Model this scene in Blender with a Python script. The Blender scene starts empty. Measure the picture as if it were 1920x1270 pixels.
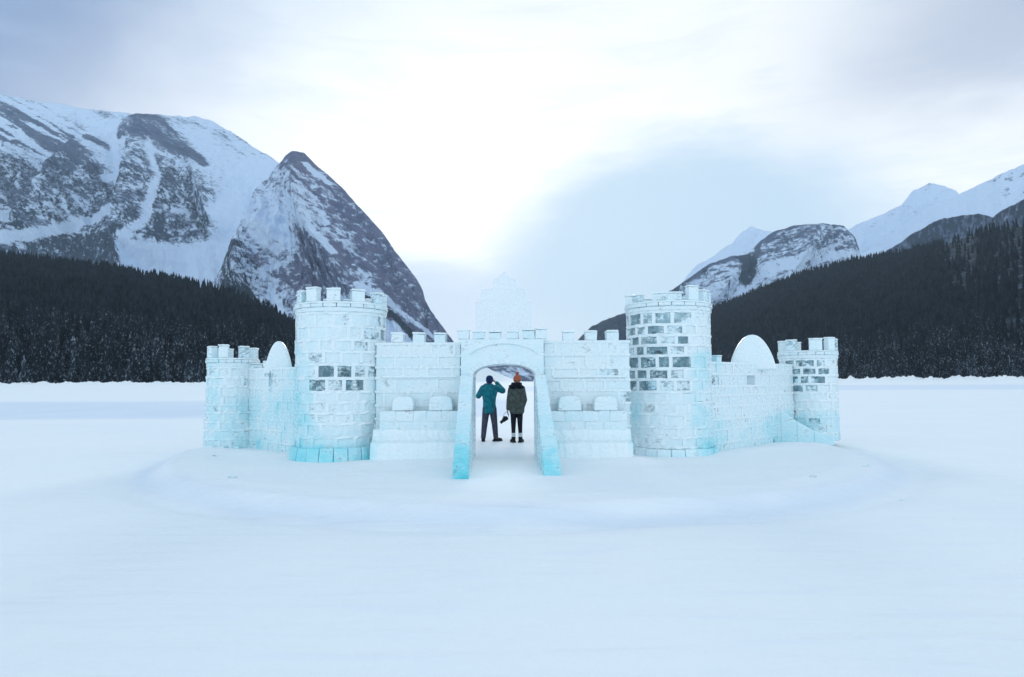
import bpy, bmesh, math, random
import numpy as np
from mathutils import Vector, Matrix, noise as mnoise

# ------------------------------------------------------------------ camera
SC = bpy.context.scene
COL = SC.collection
R = math.radians
PI = math.pi
H = 1.75                                   # eye height over the frozen lake
F = 1280.0                                 # focal length in pixels of the 1920 px wide photograph (24 mm)
PITCH = math.atan(79 / F)
ROLL = R(-0.2)
M3 = (Matrix.Rotation(PI / 2 + PITCH, 3, 'X') @ Matrix.Rotation(ROLL, 3, 'Z'))
cd = bpy.data.cameras.new('camera')
cam = bpy.data.objects.new('camera', cd)
COL.objects.link(cam)
cam.location = (0, 0, H)
cam.rotation_euler = M3.to_euler()
cd.lens = 24.0
cd.sensor_width = 36.0
cd.clip_start = 0.1
cd.clip_end = 40000
SC.camera = cam
cd.dof.use_dof = True
cd.dof.focus_distance = 14.5
cd.dof.aperture_fstop = 1.8

# ------------------------------------------------------------------ colour management
SC.view_settings.view_transform = 'Standard'
SC.view_settings.look = 'None'
SC.view_settings.exposure = 0.08
SC.view_settings.gamma = 1.0
SC.cycles.max_bounces = 10
SC.cycles.transparent_max_bounces = 24
SC.cycles.volume_bounces = 1
SC.cycles.use_denoising = True

SUN_AZ, SUN_EL = R(2), R(19)               # the sun stands behind the cloud, ahead of the camera


def ray(px, py):
    d = M3 @ Vector(((px - 960) / F, (635 - py) / F, -1))
    return d


def P(px, py, D):
    """point seen at a photograph pixel, D metres ahead"""
    d = ray(px, py)
    return Vector((0, 0, H)) + d * (D / d.y)


def G(px, py, z=0.0):
    d = ray(px, py)
    return Vector((0, 0, H)) + d * ((z - H) / d.z)


M3n = np.array(M3)


def proj(x, y, z):
    p = np.stack([x, y, z - H], -1) @ M3n       # inverse rotation
    return 960 + F * p[..., 0] / -p[..., 2], 635 - F * p[..., 1] / -p[..., 2]


def Pn(px, py, D):
    d = np.stack([(px - 960) / F, (635 - py) / F, -np.ones_like(px)], -1) @ M3n.T
    s = D / d[..., 1]
    return d[..., 0] * s, D, H + d[..., 2] * s


# ------------------------------------------------------------------ node helpers
class NT:
    def __init__(s, tree):
        s.t = tree
        s.n = tree.nodes
        s.n.clear()

    def new(s, kind, **kw):
        nd = s.n.new(kind)
        for k, v in kw.items():
            if k == 'op': nd.operation = v
            else: setattr(nd, k, v)
        return nd

    def put(s, sock, v):
        if isinstance(v, bpy.types.NodeSocket): s.t.links.new(v, sock)
        elif v is not None:
            try: sock.default_value = v
            except Exception: sock.default_value = (*v, 1.0)

    def math(s, op, a, b=None, clamp=False):
        nd = s.new('ShaderNodeMath', op=op)
        nd.use_clamp = clamp
        s.put(nd.inputs[0], a)
        if b is not None: s.put(nd.inputs[1], b)
        return nd.outputs[0]

    def step(s, v, lo, hi, a=0.0, b=1.0):
        nd = s.new('ShaderNodeMapRange')
        nd.interpolation_type = 'SMOOTHSTEP'
        s.put(nd.inputs[0], v)
        for i, q in enumerate((lo, hi, a, b)): s.put(nd.inputs[1 + i], q)
        return nd.outputs[0]

    def mix(s, f, a, b):
        nd = s.new('ShaderNodeMix')
        nd.data_type = 'RGBA'
        s.put(nd.inputs[0], f)
        for sock, v in ((nd.inputs[6], a), (nd.inputs[7], b)):
            if isinstance(v, bpy.types.NodeSocket): s.t.links.new(v, sock)
            else: sock.default_value = (*v, 1.0)
        return nd.outputs[2]

    def noise(s, vec=None, scale=1.0, detail=4.0, rough=0.5, dist=0.0):
        nd = s.new('ShaderNodeTexNoise')
        if vec is not None: s.t.links.new(vec, nd.inputs['Vector'])
        nd.inputs['Scale'].default_value = scale
        nd.inputs['Detail'].default_value = detail
        nd.inputs['Roughness'].default_value = rough
        nd.inputs['Distortion'].default_value = dist
        return nd.outputs[0]

    def mapping(s, vec, scale=(1, 1, 1), rot=(0, 0, 0)):
        nd = s.new('ShaderNodeMapping')
        s.t.links.new(vec, nd.inputs[0])
        nd.inputs['Scale'].default_value = scale
        nd.inputs['Rotation'].default_value = rot
        return nd.outputs[0]

    def bump(s, h, strength=0.3, dist=0.02):
        nd = s.new('ShaderNodeBump')
        nd.inputs['Strength'].default_value = strength
        nd.inputs['Distance'].default_value = dist
        s.t.links.new(h, nd.inputs['Height'])
        return nd.outputs[0]


# ------------------------------------------------------------------ world: overcast sky with cloud banks
W = bpy.data.worlds.new('World')
SC.world = W
W.use_nodes = True
w = NT(W.node_tree)
tc = w.new('ShaderNodeTexCoord').outputs['Generated']
sep = w.new('ShaderNodeSeparateXYZ')
W.node_tree.links.new(tc, sep.inputs[0])
dx, dy, dz = sep.outputs
az = w.math('ARCTAN2', dx, dy)
el = w.math('ARCSINE', dz)
cn = w.noise(tc, 3.2, 5, 0.5, 0.3)
cn2 = w.noise(w.mapping(tc, (1, 1, 3)), 7, 4, 0.5, 0.2)
wob = w.math('MULTIPLY', w.math('SUBTRACT', cn, 0.5), 0.22)
azw = w.math('ADD', az, wob)
elw = w.math('ADD', el, w.math('MULTIPLY', w.math('SUBTRACT', cn2, 0.5), 0.10))


def ae(px, py):
    d = ray(px, py).normalized()
    return math.atan2(d.x, d.y), math.asin(d.z)


def blob(px, py, rx, ry, A=None, E=None):
    a, e = ae(px, py)
    u = w.math('DIVIDE', w.math('SUBTRACT', A or azw, a), rx / F)
    v = w.math('DIVIDE', w.math('SUBTRACT', E or elw, e), ry / F)
    q = w.math('ADD', w.math('MULTIPLY', u, u), w.math('MULTIPLY', v, v))
    return q


def gblob(px, py, rx, ry, k=1.0):
    q = blob(px, py, rx, ry)
    return w.math('MULTIPLY', w.math('EXPONENT', w.math('MULTIPLY', q, -1.0)), k, clamp=True)


c = w.mix(w.step(el, -0.05, 0.6), (0.72, 0.85, 0.98), (0.74, 0.85, 0.97))
c = w.mix(gblob(300, -80, 700, 330, 0.6), c, (0.54, 0.71, 0.92))
c = w.mix(gblob(-110, -10, 400, 420, 1.25), c, (0.07, 0.20, 0.46))
c = w.mix(gblob(2010, 10, 400, 320, 1.1), c, (0.20, 0.29, 0.48))
c = w.mix(gblob(1020, 340, 680, 280, 1.5), c, (1.16, 1.19, 1.21))
c = w.mix(gblob(1640, 330, 440, 150, 1.3), c, (1.12, 1.15, 1.17))
c = w.mix(gblob(1180, 120, 420, 150, 0.8), c, (0.98, 1.02, 1.05))
streak = w.step(w.noise(w.mapping(tc, (1, 1, 5), (0, 0.25, 0)), 5.5, 6, 0.6, 0.6), 0.42, 0.75)
c = w.mix(w.math('MULTIPLY', streak, 0.22), c, (0.47, 0.63, 0.86))
c = w.mix(gblob(1790, 120, 250, 110, 0.6), c, (0.36, 0.45, 0.62))
# low cloud bank in the valley
_, e450 = ae(900, 470)
h2 = w.step(w.math('SUBTRACT', e450, elw), -0.02, 0.07)
c = w.mix(w.math('MULTIPLY', h2, 0.95), c, (0.61, 0.75, 0.93))
h1 = w.step(blob(1290, 490, 390, 235), 1.3, 0.4)
c = w.mix(w.math('MULTIPLY', h1, 0.95), c, (0.545, 0.73, 0.90))
back = w.step(dy, 0.25, -0.35)
c = w.mix(back, c, (1.06, 1.23, 1.38))  # unseen sky behind the camera, brightened to light the castle front
c = w.mix(w.step(el, 0.50, 0.95), c, (0.56, 0.70, 0.85))
sky = w.new('ShaderNodeTexSky')
sky.sky_type = 'NISHITA'
sky.sun_disc = False
sky.sun_elevation = SUN_EL
sky.sun_rotation = SUN_AZ
bg1 = w.new('ShaderNodeBackground')
w.put(bg1.inputs[0], sky.outputs[0]); bg1.inputs[1].default_value = 0.10
bg2 = w.new('ShaderNodeBackground')
w.put(bg2.inputs[0], c); bg2.inputs[1].default_value = 1.0
mx = w.new('ShaderNodeMixShader')
mx.inputs[0].default_value = 0.97
w.t.links.new(bg1.outputs[0], mx.inputs[1]); w.t.links.new(bg2.outputs[0], mx.inputs[2])
wo = w.new('ShaderNodeOutputWorld')
w.t.links.new(mx.outputs[0], wo.inputs[0])

sl = bpy.data.lights.new('sun', 'SUN')
sl.energy = 0.7
sl.angle = R(14)
sl.color = (1.0, 0.96, 0.9)
so = bpy.data.objects.new('sun', sl)
COL.objects.link(so)
sd = Vector((math.sin(SUN_AZ) * math.cos(SUN_EL), math.cos(SUN_AZ) * math.cos(SUN_EL), math.sin(SUN_EL)))
so.rotation_euler = sd.to_track_quat('Z', 'Y').to_euler()

# ------------------------------------------------------------------ numpy noise
rng = np.random.default_rng(7)
random.seed(7)
_T = rng.random(65536)


def _h(ix, iy, s):
    return _T[((ix * 73856093) ^ (iy * 19349663) ^ (s * 83492791)) & 65535]


def vn(x, y, s=0):
    ix = np.floor(x).astype(np.int64); iy = np.floor(y).astype(np.int64)
    fx = x - ix; fy = y - iy
    fx = fx * fx * (3 - 2 * fx); fy = fy * fy * (3 - 2 * fy)
    a = _h(ix, iy, s); b = _h(ix + 1, iy, s); cc = _h(ix, iy + 1, s); d = _h(ix + 1, iy + 1, s)
    return (a * (1 - fx) + b * fx) * (1 - fy) + (cc * (1 - fx) + d * fx) * fy


def fbm(x, y, o=4, s=0, g=0.5):
    r = 0; a = 1; t = 0
    for i in range(o):
        r = r + a * vn(x, y, s + i); t += a
        x = x * 2.03 + 11.3; y = y * 2.03 + 5.7; a *= g
    return r / t


def ridged(x, y, o=4, s=0):
    r = 0; a = 1; t = 0
    for i in range(o):
        r = r + a * (1 - np.abs(2 * vn(x, y, s + i) - 1)); t += a
        x = x * 2.1 + 3.3; y = y * 2.1 + 7.7; a *= 0.5
    return r / t


def sstep(v, a, b):
    t = np.clip((v - a) / (b - a), 0, 1)
    return t * t * (3 - 2 * t)


def segdist(x, y, x0, y0, x1, y1):
    vx, vy = x1 - x0, y1 - y0
    t = np.clip(((x - x0) * vx + (y - y0) * vy) / (vx * vx + vy * vy + 1e-9), 0, 1)
    return np.hypot(x - x0 - t * vx, y - y0 - t * vy), t


def poly_soft(x, y, pts, f):
    inside = np.zeros(x.shape, bool)
    d = np.full(x.shape, 1e9)
    n = len(pts)
    for i in range(n):
        x0, y0 = pts[i]; x1, y1 = pts[(i + 1) % n]
        dd, _ = segdist(x, y, x0, y0, x1, y1)
        d = np.minimum(d, dd)
        cond = ((y0 > y) != (y1 > y)) & (x < (x1 - x0) * (y - y0) / (y1 - y0 + 1e-9) + x0)
        inside ^= cond
    return sstep(np.where(inside, d, -d), -f, f)


def line_soft(x, y, pts, w0, w1=None):
    w1 = w0 if w1 is None else w1
    r = np.zeros(x.shape)
    n = len(pts) - 1
    for i in range(n):
        d, t = segdist(x, y, *pts[i], *pts[i + 1])
        ww = w0 + (w1 - w0) * (i + t) / n
        ww = ww * (0.45 + 1.2 * fbm(x / 12, y / 12, 3, 63))
        r = np.maximum(r, 1 - sstep(d / ww, 0.3, 1.4))
    return r


# ------------------------------------------------------------------ object helpers
def tag(o, label=None, cat=None, group=None, kind=None):
    if label: o['label'] = label
    if cat: o['category'] = cat
    if group: o['group'] = group
    if kind: o['kind'] = kind
    return o


def link(name, me, parent=None, loc=None):
    o = bpy.data.objects.new(name, me)
    COL.objects.link(o)
    if parent is not None: o.parent = parent
    if loc is not None: o.location = loc
    return o


def empty(name, loc=(0, 0, 0), rz=0.0):
    o = bpy.data.objects.new(name, None)
    COL.objects.link(o)
    o.location = loc
    o.rotation_euler = (0, 0, rz)
    o.empty_display_size = 0.3
    return o


def grid_mesh(name, X, Y, Z, mat, attrs=None, smooth=True, wrap=False):
    ny, nx = X.shape
    me = bpy.data.meshes.new(name)
    me.vertices.add(nx * ny)
    me.vertices.foreach_set('co', np.stack([X, Y, Z], -1).astype(np.float32).ravel())
    j, i = np.mgrid[0:ny - 1, 0:nx - 1]
    a = (j * nx + i).ravel()
    q = np.stack([a, a + 1, a + nx + 1, a + nx], -1)
    me.loops.add(q.size)
    me.loops.foreach_set('vertex_index', q.ravel().astype(np.int32))
    me.polygons.add(len(q))
    me.polygons.foreach_set('loop_start', (np.arange(len(q)) * 4).astype(np.int32))
    me.polygons.foreach_set('use_smooth', np.full(len(q), smooth))
    for k, v in (attrs or {}).items():
        at = me.attributes.new(k, 'FLOAT', 'POINT')
        at.data.foreach_set('value', v.astype(np.float32).ravel())
    me.materials.append(mat)
    me.update(calc_edges=True)
    me.validate()
    return me


class MB:
    def __init__(s):
        s.v = []; s.f = []; s.m = []; s.mats = []

    def mi(s, mat):
        if mat not in s.mats: s.mats.append(mat)
        return s.mats.index(mat)

    def add(s, vs, fs, mat):
        k = len(s.v); s.v += [tuple(p) for p in vs]
        mi = s.mi(mat)
        for f in fs:
            s.f.append([k + i for i in f]); s.m.append(mi)

    def box(s, a, b, mat, jit=0.0):
        (x0, y0, z0), (x1, y1, z1) = a, b
        vs = [(x, y, z) for z in (z0, z1) for y in (y0, y1) for x in (x0, x1)]
        if jit: vs = [tuple(q + random.uniform(-jit, jit) for q in p) for p in vs]
        s.add(vs, [(0, 2, 3, 1), (4, 5, 7, 6), (0, 1, 5, 4), (2, 6, 7, 3), (0, 4, 6, 2), (1, 3, 7, 5)], mat)

    def frame_box(s, o, ux, uy, x0, x1, y0, y1, z0, z1, mat, jit=0.0):
        """box in a frame: origin o, unit vectors ux (along), uy (outward)"""
        vs = []
        for z in (z0, z1):
            for y in (y0, y1):
                for x in (x0, x1):
                    p = Vector(o) + ux * x + uy * y
                    vs.append((p.x, p.y, z))
        if jit: vs = [tuple(q + random.uniform(-jit, jit) for q in p) for p in vs]
        s.add(vs, [(0, 2, 3, 1), (4, 5, 7, 6), (0, 1, 5, 4), (2, 6, 7, 3), (0, 4, 6, 2), (1, 3, 7, 5)], mat)

    def bent(s, cx, cy, r0, r1, a0, a1, z0, z1, mat, seg=3, jit=0.0, flare=0.0):
        vs = []
        for i in range(seg + 1):
            a = a0 + (a1 - a0) * i / seg
            ca, sa = math.cos(a), math.sin(a)
            for r, z in ((r0, z0), (r1, z0), (r1 + flare, z1), (r0, z1)):
                j = random.uniform(-jit, jit) if r == r1 or flare else 0
                vs.append((cx + (r + j) * ca, cy + (r + j) * sa, z + random.uniform(-jit, jit) * 0.5))
        fs = [(0, 1, 2, 3)]
        for i in range(seg):
            k = i * 4
            for q in range(4):
                fs.append((k + q, k + 4 + q, k + 4 + (q + 1) % 4, k + (q + 1) % 4))
        k = seg * 4
        fs.append((k + 3, k + 2, k + 1, k))
        s.add(vs, fs, mat)

    def prism(s, pts, y0, y1, mat):
        """closed outline in x,z extruded in y"""
        n = len(pts)
        vs = [(x, y0, z) for x, z in pts] + [(x, y1, z) for x, z in pts]
        fs = [tuple(range(n)), tuple(range(2 * n - 1, n - 1, -1))]
        for i in range(n):
            j = (i + 1) % n
            fs.append((i, n + i, n + j, j))
        s.add(vs, fs, mat)

    def build(s, name, parent=None, bevel=0.0, smooth=False, loc=None):
        me = bpy.data.meshes.new(name)
        me.from_pydata(s.v, [], s.f)
        for m in s.mats: me.materials.append(m)
        me.polygons.foreach_set('material_index', s.m)
        me.polygons.foreach_set('use_smooth', [smooth] * len(s.f))
        bm = bmesh.new(); bm.from_mesh(me)
        bmesh.ops.recalc_face_normals(bm, faces=bm.faces)
        bm.to_mesh(me); bm.free()
        me.update()
        o = link(name, me, parent, loc)
        if bevel:
            b = o.modifiers.new('bevel', 'BEVEL')
            b.width = bevel; b.segments = 2; b.limit_method = 'ANGLE'; b.angle_limit = R(40)
            b.harden_normals = False
        return o


# ------------------------------------------------------------------ materials
def new_mat(name):
    m = bpy.data.materials.new(name)
    m.use_nodes = True
    return m, NT(m.node_tree)


def out(nt, sh, vol=None):
    o = nt.new('ShaderNodeOutputMaterial')
    nt.t.links.new(sh, o.inputs[0])
    return o


def principled(nt, col, rough=0.6, spec=0.3, normal=None, **kw):
    p = nt.new('ShaderNodeBsdfPrincipled')
    nt.put(p.inputs['Base Color'], col if isinstance(col, bpy.types.NodeSocket) else (*col, 1))
    nt.put(p.inputs['Roughness'], rough)
    nt.put(p.inputs['Specular IOR Level'], spec)
    if normal is not None: nt.t.links.new(normal, p.inputs['Normal'])
    for k, v in kw.items(): nt.put(p.inputs[k], v)
    return p.outputs[0]


def pos(nt): return nt.new('ShaderNodeNewGeometry').outputs['Position']


def plain(name, col, rough=0.8, nscale=20, var=0.25, spec=0.2, bump=0.15):
    m, n = new_mat(name)
    p = n.new('ShaderNodeTexCoord').outputs['Object']
    ns = n.noise(p, nscale, 5, 0.6)
    cc = n.mix(n.step(ns, 0.3, 0.7), tuple(q * (1 - var) for q in col), tuple(min(1, q * (1 + var)) for q in col))
    out(n, principled(n, cc, rough, spec, n.bump(ns, bump, 0.01)))
    return m


def snow_mat():
    m, n = new_mat('snow')
    p = pos(n)
    big = n.noise(n.mapping(p, (1, 1.6, 1)), 0.12, 4, 0.5)
    med = n.noise(n.mapping(p, (1, 0.7, 1), (0, 0, 0.3)), 0.9, 5, 0.55)
    fine = n.noise(p, 9, 6, 0.65)
    grain = n.noise(p, 60, 3, 0.6)
    at = n.new('ShaderNodeAttribute'); at.attribute_name = 'packed_rim_shade'
    col = n.mix(n.step(big, 0.35, 0.7), (0.83, 0.875, 0.90), (0.865, 0.90, 0.91))
    col = n.mix(n.math('MULTIPLY', n.step(med, 0.5, 0.75), 0.25), col, (0.78, 0.83, 0.90))
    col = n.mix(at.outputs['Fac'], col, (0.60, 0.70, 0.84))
    rip = n.noise(n.mapping(p, (0.35, 2.2, 1), (0, 0, 0.35)), 1.6, 5, 0.6, 0.8)
    col = n.mix(n.math('MULTIPLY', n.step(rip, 0.52, 0.68), 0.22), col, (0.74, 0.81, 0.90))
    med = n.math('ADD', med, n.math('MULTIPLY', rip, 0.45))
    h = n.math('ADD', n.math('MULTIPLY', med, 1.0), n.math('ADD', n.math('MULTIPLY', fine, 0.16), n.math('MULTIPLY', grain, 0.03)))
    out(n, principled(n, col, 0.75, 0.15, n.bump(h, 0.8, 0.09)))
    return m


def ice_mat(name, base, dark, clear, frost, transl=0.12, tint=(0.83, 0.94, 0.97), cover=0.55):
    """frosted glacier-like ice; CLEAR = how transparent the unfrosted patches are, FROST = share that is frosted over"""
    m, n = new_mat(name)
    p = pos(n)
    nz = n.noise(p, 3.6, 5, 0.55, 0.5)
    nl = n.noise(p, 1.1, 4, 0.55, 0.3)
    nf = n.noise(n.mapping(p, (1, 1, 2.0)), 11, 5, 0.6)
    grain = n.noise(p, 70, 3, 0.6)
    mixn = n.math('ADD', n.math('MULTIPLY', nz, 0.62), n.math('MULTIPLY', nf, 0.38))
    col = n.mix(n.step(nz, 0.35, 0.68), base, dark)
    col = n.mix(n.step(nl, 0.42, 0.66, 0.0, cover), col, (0.86, 0.94, 0.96))
    ab = n.new('ShaderNodeAttribute'); ab.attribute_name = 'blue'
    bf = n.math('ADD', ab.outputs['Fac'], n.math('MULTIPLY', n.math('MULTIPLY', n.math('SUBTRACT', n.math('ADD', n.math('MULTIPLY', nl, 0.6), n.math('MULTIPLY', nz, 0.4)), 0.5), 2.4), n.step(ab.outputs['Fac'], 0.0, 0.25)))
    col = n.mix(n.step(bf, 0.0, 0.5), col, (0.60, 0.88, 0.94))
    col = n.mix(n.step(bf, 0.42, 0.90), col, (0.27, 0.78, 0.87))
    col = n.mix(n.step(bf, 0.85, 1.3), col, (0.05, 0.60, 0.69))
    h = n.math('ADD', n.math('MULTIPLY', nf, 0.7), n.math('ADD', nz, n.math('MULTIPLY', grain, 0.03)))
    bp = n.bump(h, 0.32, 0.02)
    pr = principled(n, col, n.step(nf, 0.35, 0.65, 0.10, 0.36), 0.8, bp)
    tr = n.new('ShaderNodeBsdfTranslucent')
    n.put(tr.inputs[0], (min(1, base[0] * 1.05), min(1, base[1] * 1.03), min(1, base[2] * 1.03), 1))
    a = n.new('ShaderNodeMixShader'); a.inputs[0].default_value = transl
    n.t.links.new(pr, a.inputs[1]); n.t.links.new(tr.outputs[0], a.inputs[2])
    tp = n.new('ShaderNodeBsdfTransparent'); tp.inputs[0].default_value = (*tint, 1)
    gl = n.new('ShaderNodeBsdfGlossy'); gl.inputs['Roughness'].default_value = 0.12
    n.t.links.new(bp, gl.inputs['Normal'])
    fr = n.new('ShaderNodeFresnel'); fr.inputs[0].default_value = 1.31
    cl = n.new('ShaderNodeMixShader')
    n.t.links.new(fr.outputs[0], cl.inputs[0]); n.t.links.new(tp.outputs[0], cl.inputs[1]); n.t.links.new(gl.outputs[0], cl.inputs[2])
    thr = 0.30 + 0.40 * (1 - frost)
    fac = n.math('MULTIPLY', n.step(mixn, thr + 0.08, thr - 0.08, 0.0, 1.0), clear)     # share of clear ice
    fac = n.math('SUBTRACT', clear, fac) if False else fac
    b = n.new('ShaderNodeMixShader')
    n.t.links.new(fac, b.inputs[0]); n.t.links.new(a.outputs[0], b.inputs[1]); n.t.links.new(cl.outputs[0], b.inputs[2])
    out(n, b.outputs[0])
    return m


SNOW = snow_mat()
ICE = ice_mat('frosted_ice', (0.84, 0.95, 0.98), (0.76, 0.92, 0.97), 0.5, 0.82)
ICE_PALE = ice_mat('glazed_ice', (0.79, 0.94, 0.98), (0.72, 0.91, 0.965), 0.5, 0.80)
ICE_LIGHT = ICE_BLUE = ICE_DEEP = ICE_PALE
ICE_CLEAR = ice_mat('clear_ice', (0.74, 0.90, 0.95), (0.78, 0.92, 0.96), 0.97, 0.34)
ICE_HALF = ice_mat('cloudy_ice', (0.78, 0.92, 0.97), (0.72, 0.89, 0.95), 0.80, 0.55)
RIME = ice_mat('rime', (0.86, 0.955, 0.98), (0.83, 0.945, 0.975), 0.0, 0.99, 0.1)


def sheer_mat():
    m, n = new_mat('sheer_ice')
    nz = n.noise(pos(n), 3, 4, 0.6)
    tp = n.new('ShaderNodeBsdfTransparent'); tp.inputs[0].default_value = (0.97, 0.985, 0.99, 1)
    df = n.new('ShaderNodeBsdfDiffuse'); df.inputs[0].default_value = (0.86, 0.93, 0.96, 1)
    mxs = n.new('ShaderNodeMixShader')
    n.t.links.new(n.step(nz, 0.3, 0.7, 0.08, 0.30), mxs.inputs[0])
    n.t.links.new(tp.outputs[0], mxs.inputs[1]); n.t.links.new(df.outputs[0], mxs.inputs[2])
    out(n, mxs.outputs[0])
    return m


SHEER = sheer_mat()


def mountain_mat(name, rockc, rock2, treec):
    m, n = new_mat(name)
    ar = n.new('ShaderNodeAttribute'); ar.attribute_name = 'rock'
    at = n.new('ShaderNodeAttribute'); at.attribute_name = 'tree'
    p = pos(n)
    n1 = n.noise(p, 0.02, 6, 0.62)
    n2 = n.noise(n.mapping(p, (1, 0.6, 0.6)), 0.11, 5, 0.75)
    n3 = n.noise(n.mapping(p, (0.30, 0.6, 1.5), (0, 0.55, 0)), 0.075, 5, 0.72)
    n4 = n.noise(n.mapping(p, (1.1, 0.6, 0.32)), 0.11, 5, 0.75)
    rf = n.math('ADD', ar.outputs['Fac'], n.math('MULTIPLY', n.math('SUBTRACT', n.math('ADD', n.math('MULTIPLY', n2, 0.45), n.math('MULTIPLY', n3, 0.55)), 0.5), 2.6))
    rf = n.math('ADD', rf, n.math('MULTIPLY', n.math('SUBTRACT', n1, 0.5), 0.45))
    rf = n.step(rf, 0.28, 0.74)
    rc = n.mix(n.step(n1, 0.35, 0.65), rockc, rock2)
    col = n.mix(rf, (0.58, 0.70, 0.86), rc)  # snow tone lowered and blued; backlit shade is put into the colour
    tf = n.math('ADD', at.outputs['Fac'], n.math('MULTIPLY', n.math('SUBTRACT', n4, 0.5), 2.2))
    tf = n.step(tf, 0.36, 0.66)
    col = n.mix(tf, col, treec)
    out(n, principled(n, col, 0.9, 0.1, n.bump(n1, 0.9, 22.0)))
    return m


MTN = mountain_mat('mountain_rock', (0.060, 0.092, 0.155), (0.11, 0.145, 0.22), (0.024, 0.048, 0.078))  # distance haze partly mixed into the blue of these rock and tree colours
MTN_RED = mountain_mat('peak_rock', (0.085, 0.115, 0.19), (0.14, 0.15, 0.235), (0.016, 0.036, 0.058))
m_, n_ = new_mat('forest_floor')
out(n_, principled(n_, n_.mix(n_.step(n_.noise(pos(n_), 0.03, 5, 0.65), 0.50, 0.70), (0.014, 0.024, 0.034), (0.11, 0.15, 0.21)), 0.9, 0.1))
WOOD_FLOOR = m_


def foliage_mat():
    m, n = new_mat('conifer_needles')
    p = pos(n)
    sp = n.new('ShaderNodeSeparateXYZ'); n.t.links.new(p, sp.inputs[0])
    nz = n.noise(n.mapping(p, (1, 1, 0.5)), 1.2, 3, 0.7)
    big = n.noise(p, 0.06, 3, 0.6)
    hue = n.mix(n.step(big, 0.35, 0.65), (0.005, 0.011, 0.018), (0.014, 0.025, 0.036))
    thr = n.step(sp.outputs[2], 4.0, 90.0, 0.555, 0.74)
    thr = n.math('SUBTRACT', thr, n.math('MULTIPLY', n.math('SUBTRACT', big, 0.5), 0.25))
    f = n.math('SUBTRACT', nz, thr)
    f = n.step(f, -0.03, 0.12, 0.0, 0.45)
    col = n.mix(f, hue, (0.50, 0.60, 0.70))
    out(n, principled(n, col, 0.9, 0.1))
    return m


LEAF = foliage_mat()
BARK = plain('bark', (0.05, 0.042, 0.036), 0.9, 3, 0.4)

# ------------------------------------------------------------------ frozen lake with the packed rink and the raised round pad
PADC = Vector((0.12, 16.6))
PADR = 7.75
PADZ = 0.15


DRIFT = [(-4.6, 13.9, -2.8, 13.9, .0), (-2.75, 13.45, -1.25, 13.45, .08), (0.95, 13.45, 2.4, 13.45, .08), (2.5, 13.9, 4.2, 13.9, .02), (-7.0, 15.9, -4.9, 15.0, .06), (4.5, 14.9, 6.9, 16.4, .07), (6.3, 16.9, 9.0, 17.5, .04)]


def ground_h(x, y):
    r = np.hypot(x - PADC.x, y - PADC.y)
    a = np.arctan2(y - PADC.y, x - PADC.x)
    rr = r + 0.22 * (fbm(a * 3.0 + 40, a * 0 + 3.1, 3, 5) - 0.5) * 2
    pad = PADZ * (1 - sstep(rr, PADR - 0.20, PADR + 0.22))
    lip = 0.02 * np.exp(-((rr - PADR + 0.75) / 0.3) ** 2)
    groove = -0.08 * np.exp(-((rr - PADR - 0.5) / 0.3) ** 2)
    for (q0, q1, q2, q3, hh_) in DRIFT:
        dd, _ = segdist(x, y, q0, q1, q2, q3)
        lump0 = hh_ * np.exp(-(dd / 0.42) ** 2) * (0.35 + 1.3 * fbm(x * 1.1, y * 1.1, 3, 91))
        pad = pad + lump0
    near = np.exp(-r / 60)
    lump = (fbm(x * 0.55, y * 0.55, 4, 9) - 0.5) * 0.04 * near + (fbm(x * 0.09, y * 0.09, 3, 12) - 0.5) * 0.07 * near
    lump = lump + (fbm(x * 2.6, y * 2.6, 3, 45) - 0.5) * 0.035 * np.exp(-((x + .16) / .8) ** 2) * (y < 20) * near
    lump = lump * (1 - 0.75 * (rr < PADR - 0.8))
    return pad + lip + groove + lump


nr, na = 430, 360
rad = np.concatenate([np.linspace(0.02, 14, 200), np.geomspace(14.1, 14000, nr - 200)])
aa = np.concatenate([np.linspace(R(35), R(145), na), np.linspace(R(148), R(395), 70)])
RR, AA = np.meshgrid(rad, aa, indexing='ij')
GX, GY = RR * np.cos(AA), RR * np.sin(AA) + 3.0
GZ = ground_h(GX, GY)
GZ[RR > 260] = 0
gpx, gpy = proj(GX, np.maximum(GY, 0.5), GZ)
yw = GY + 3.0 * (fbm(GX * 0.03, GY * 0.06, 3, 31) - 0.5) * (GY / 20)
pack_rim_shade = 0.62 * sstep(yw, 31, 34) * (1 - sstep(yw, 55, 68)) * (GX < 0) + 0.0
pack_rim_shade += 0.5 * sstep(yw, 100, 125) * (1 - sstep(yw, 190, 240)) * (GX > 0)
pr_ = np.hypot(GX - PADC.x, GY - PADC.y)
pack_rim_shade += 0.48 * np.exp(-((pr_ - PADR - 0.16 + 0.25 * (fbm(gpx / 90, gpy / 90, 2, 4) - .5)) / 0.26) ** 2)  # bluish rim shade outside the pad, painted into the snow colour
pack_rim_shade = pack_rim_shade * (0.7 + 0.6 * fbm(GX * 0.4, GY * 0.15, 3, 3))
me = grid_mesh('frozen_lake', GX, GY, GZ, SNOW, {'packed_rim_shade': pack_rim_shade})
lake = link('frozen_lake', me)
tag(lake, 'flat snow covered frozen lake with a low round pad under the ice castle', kind='structure')


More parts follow.
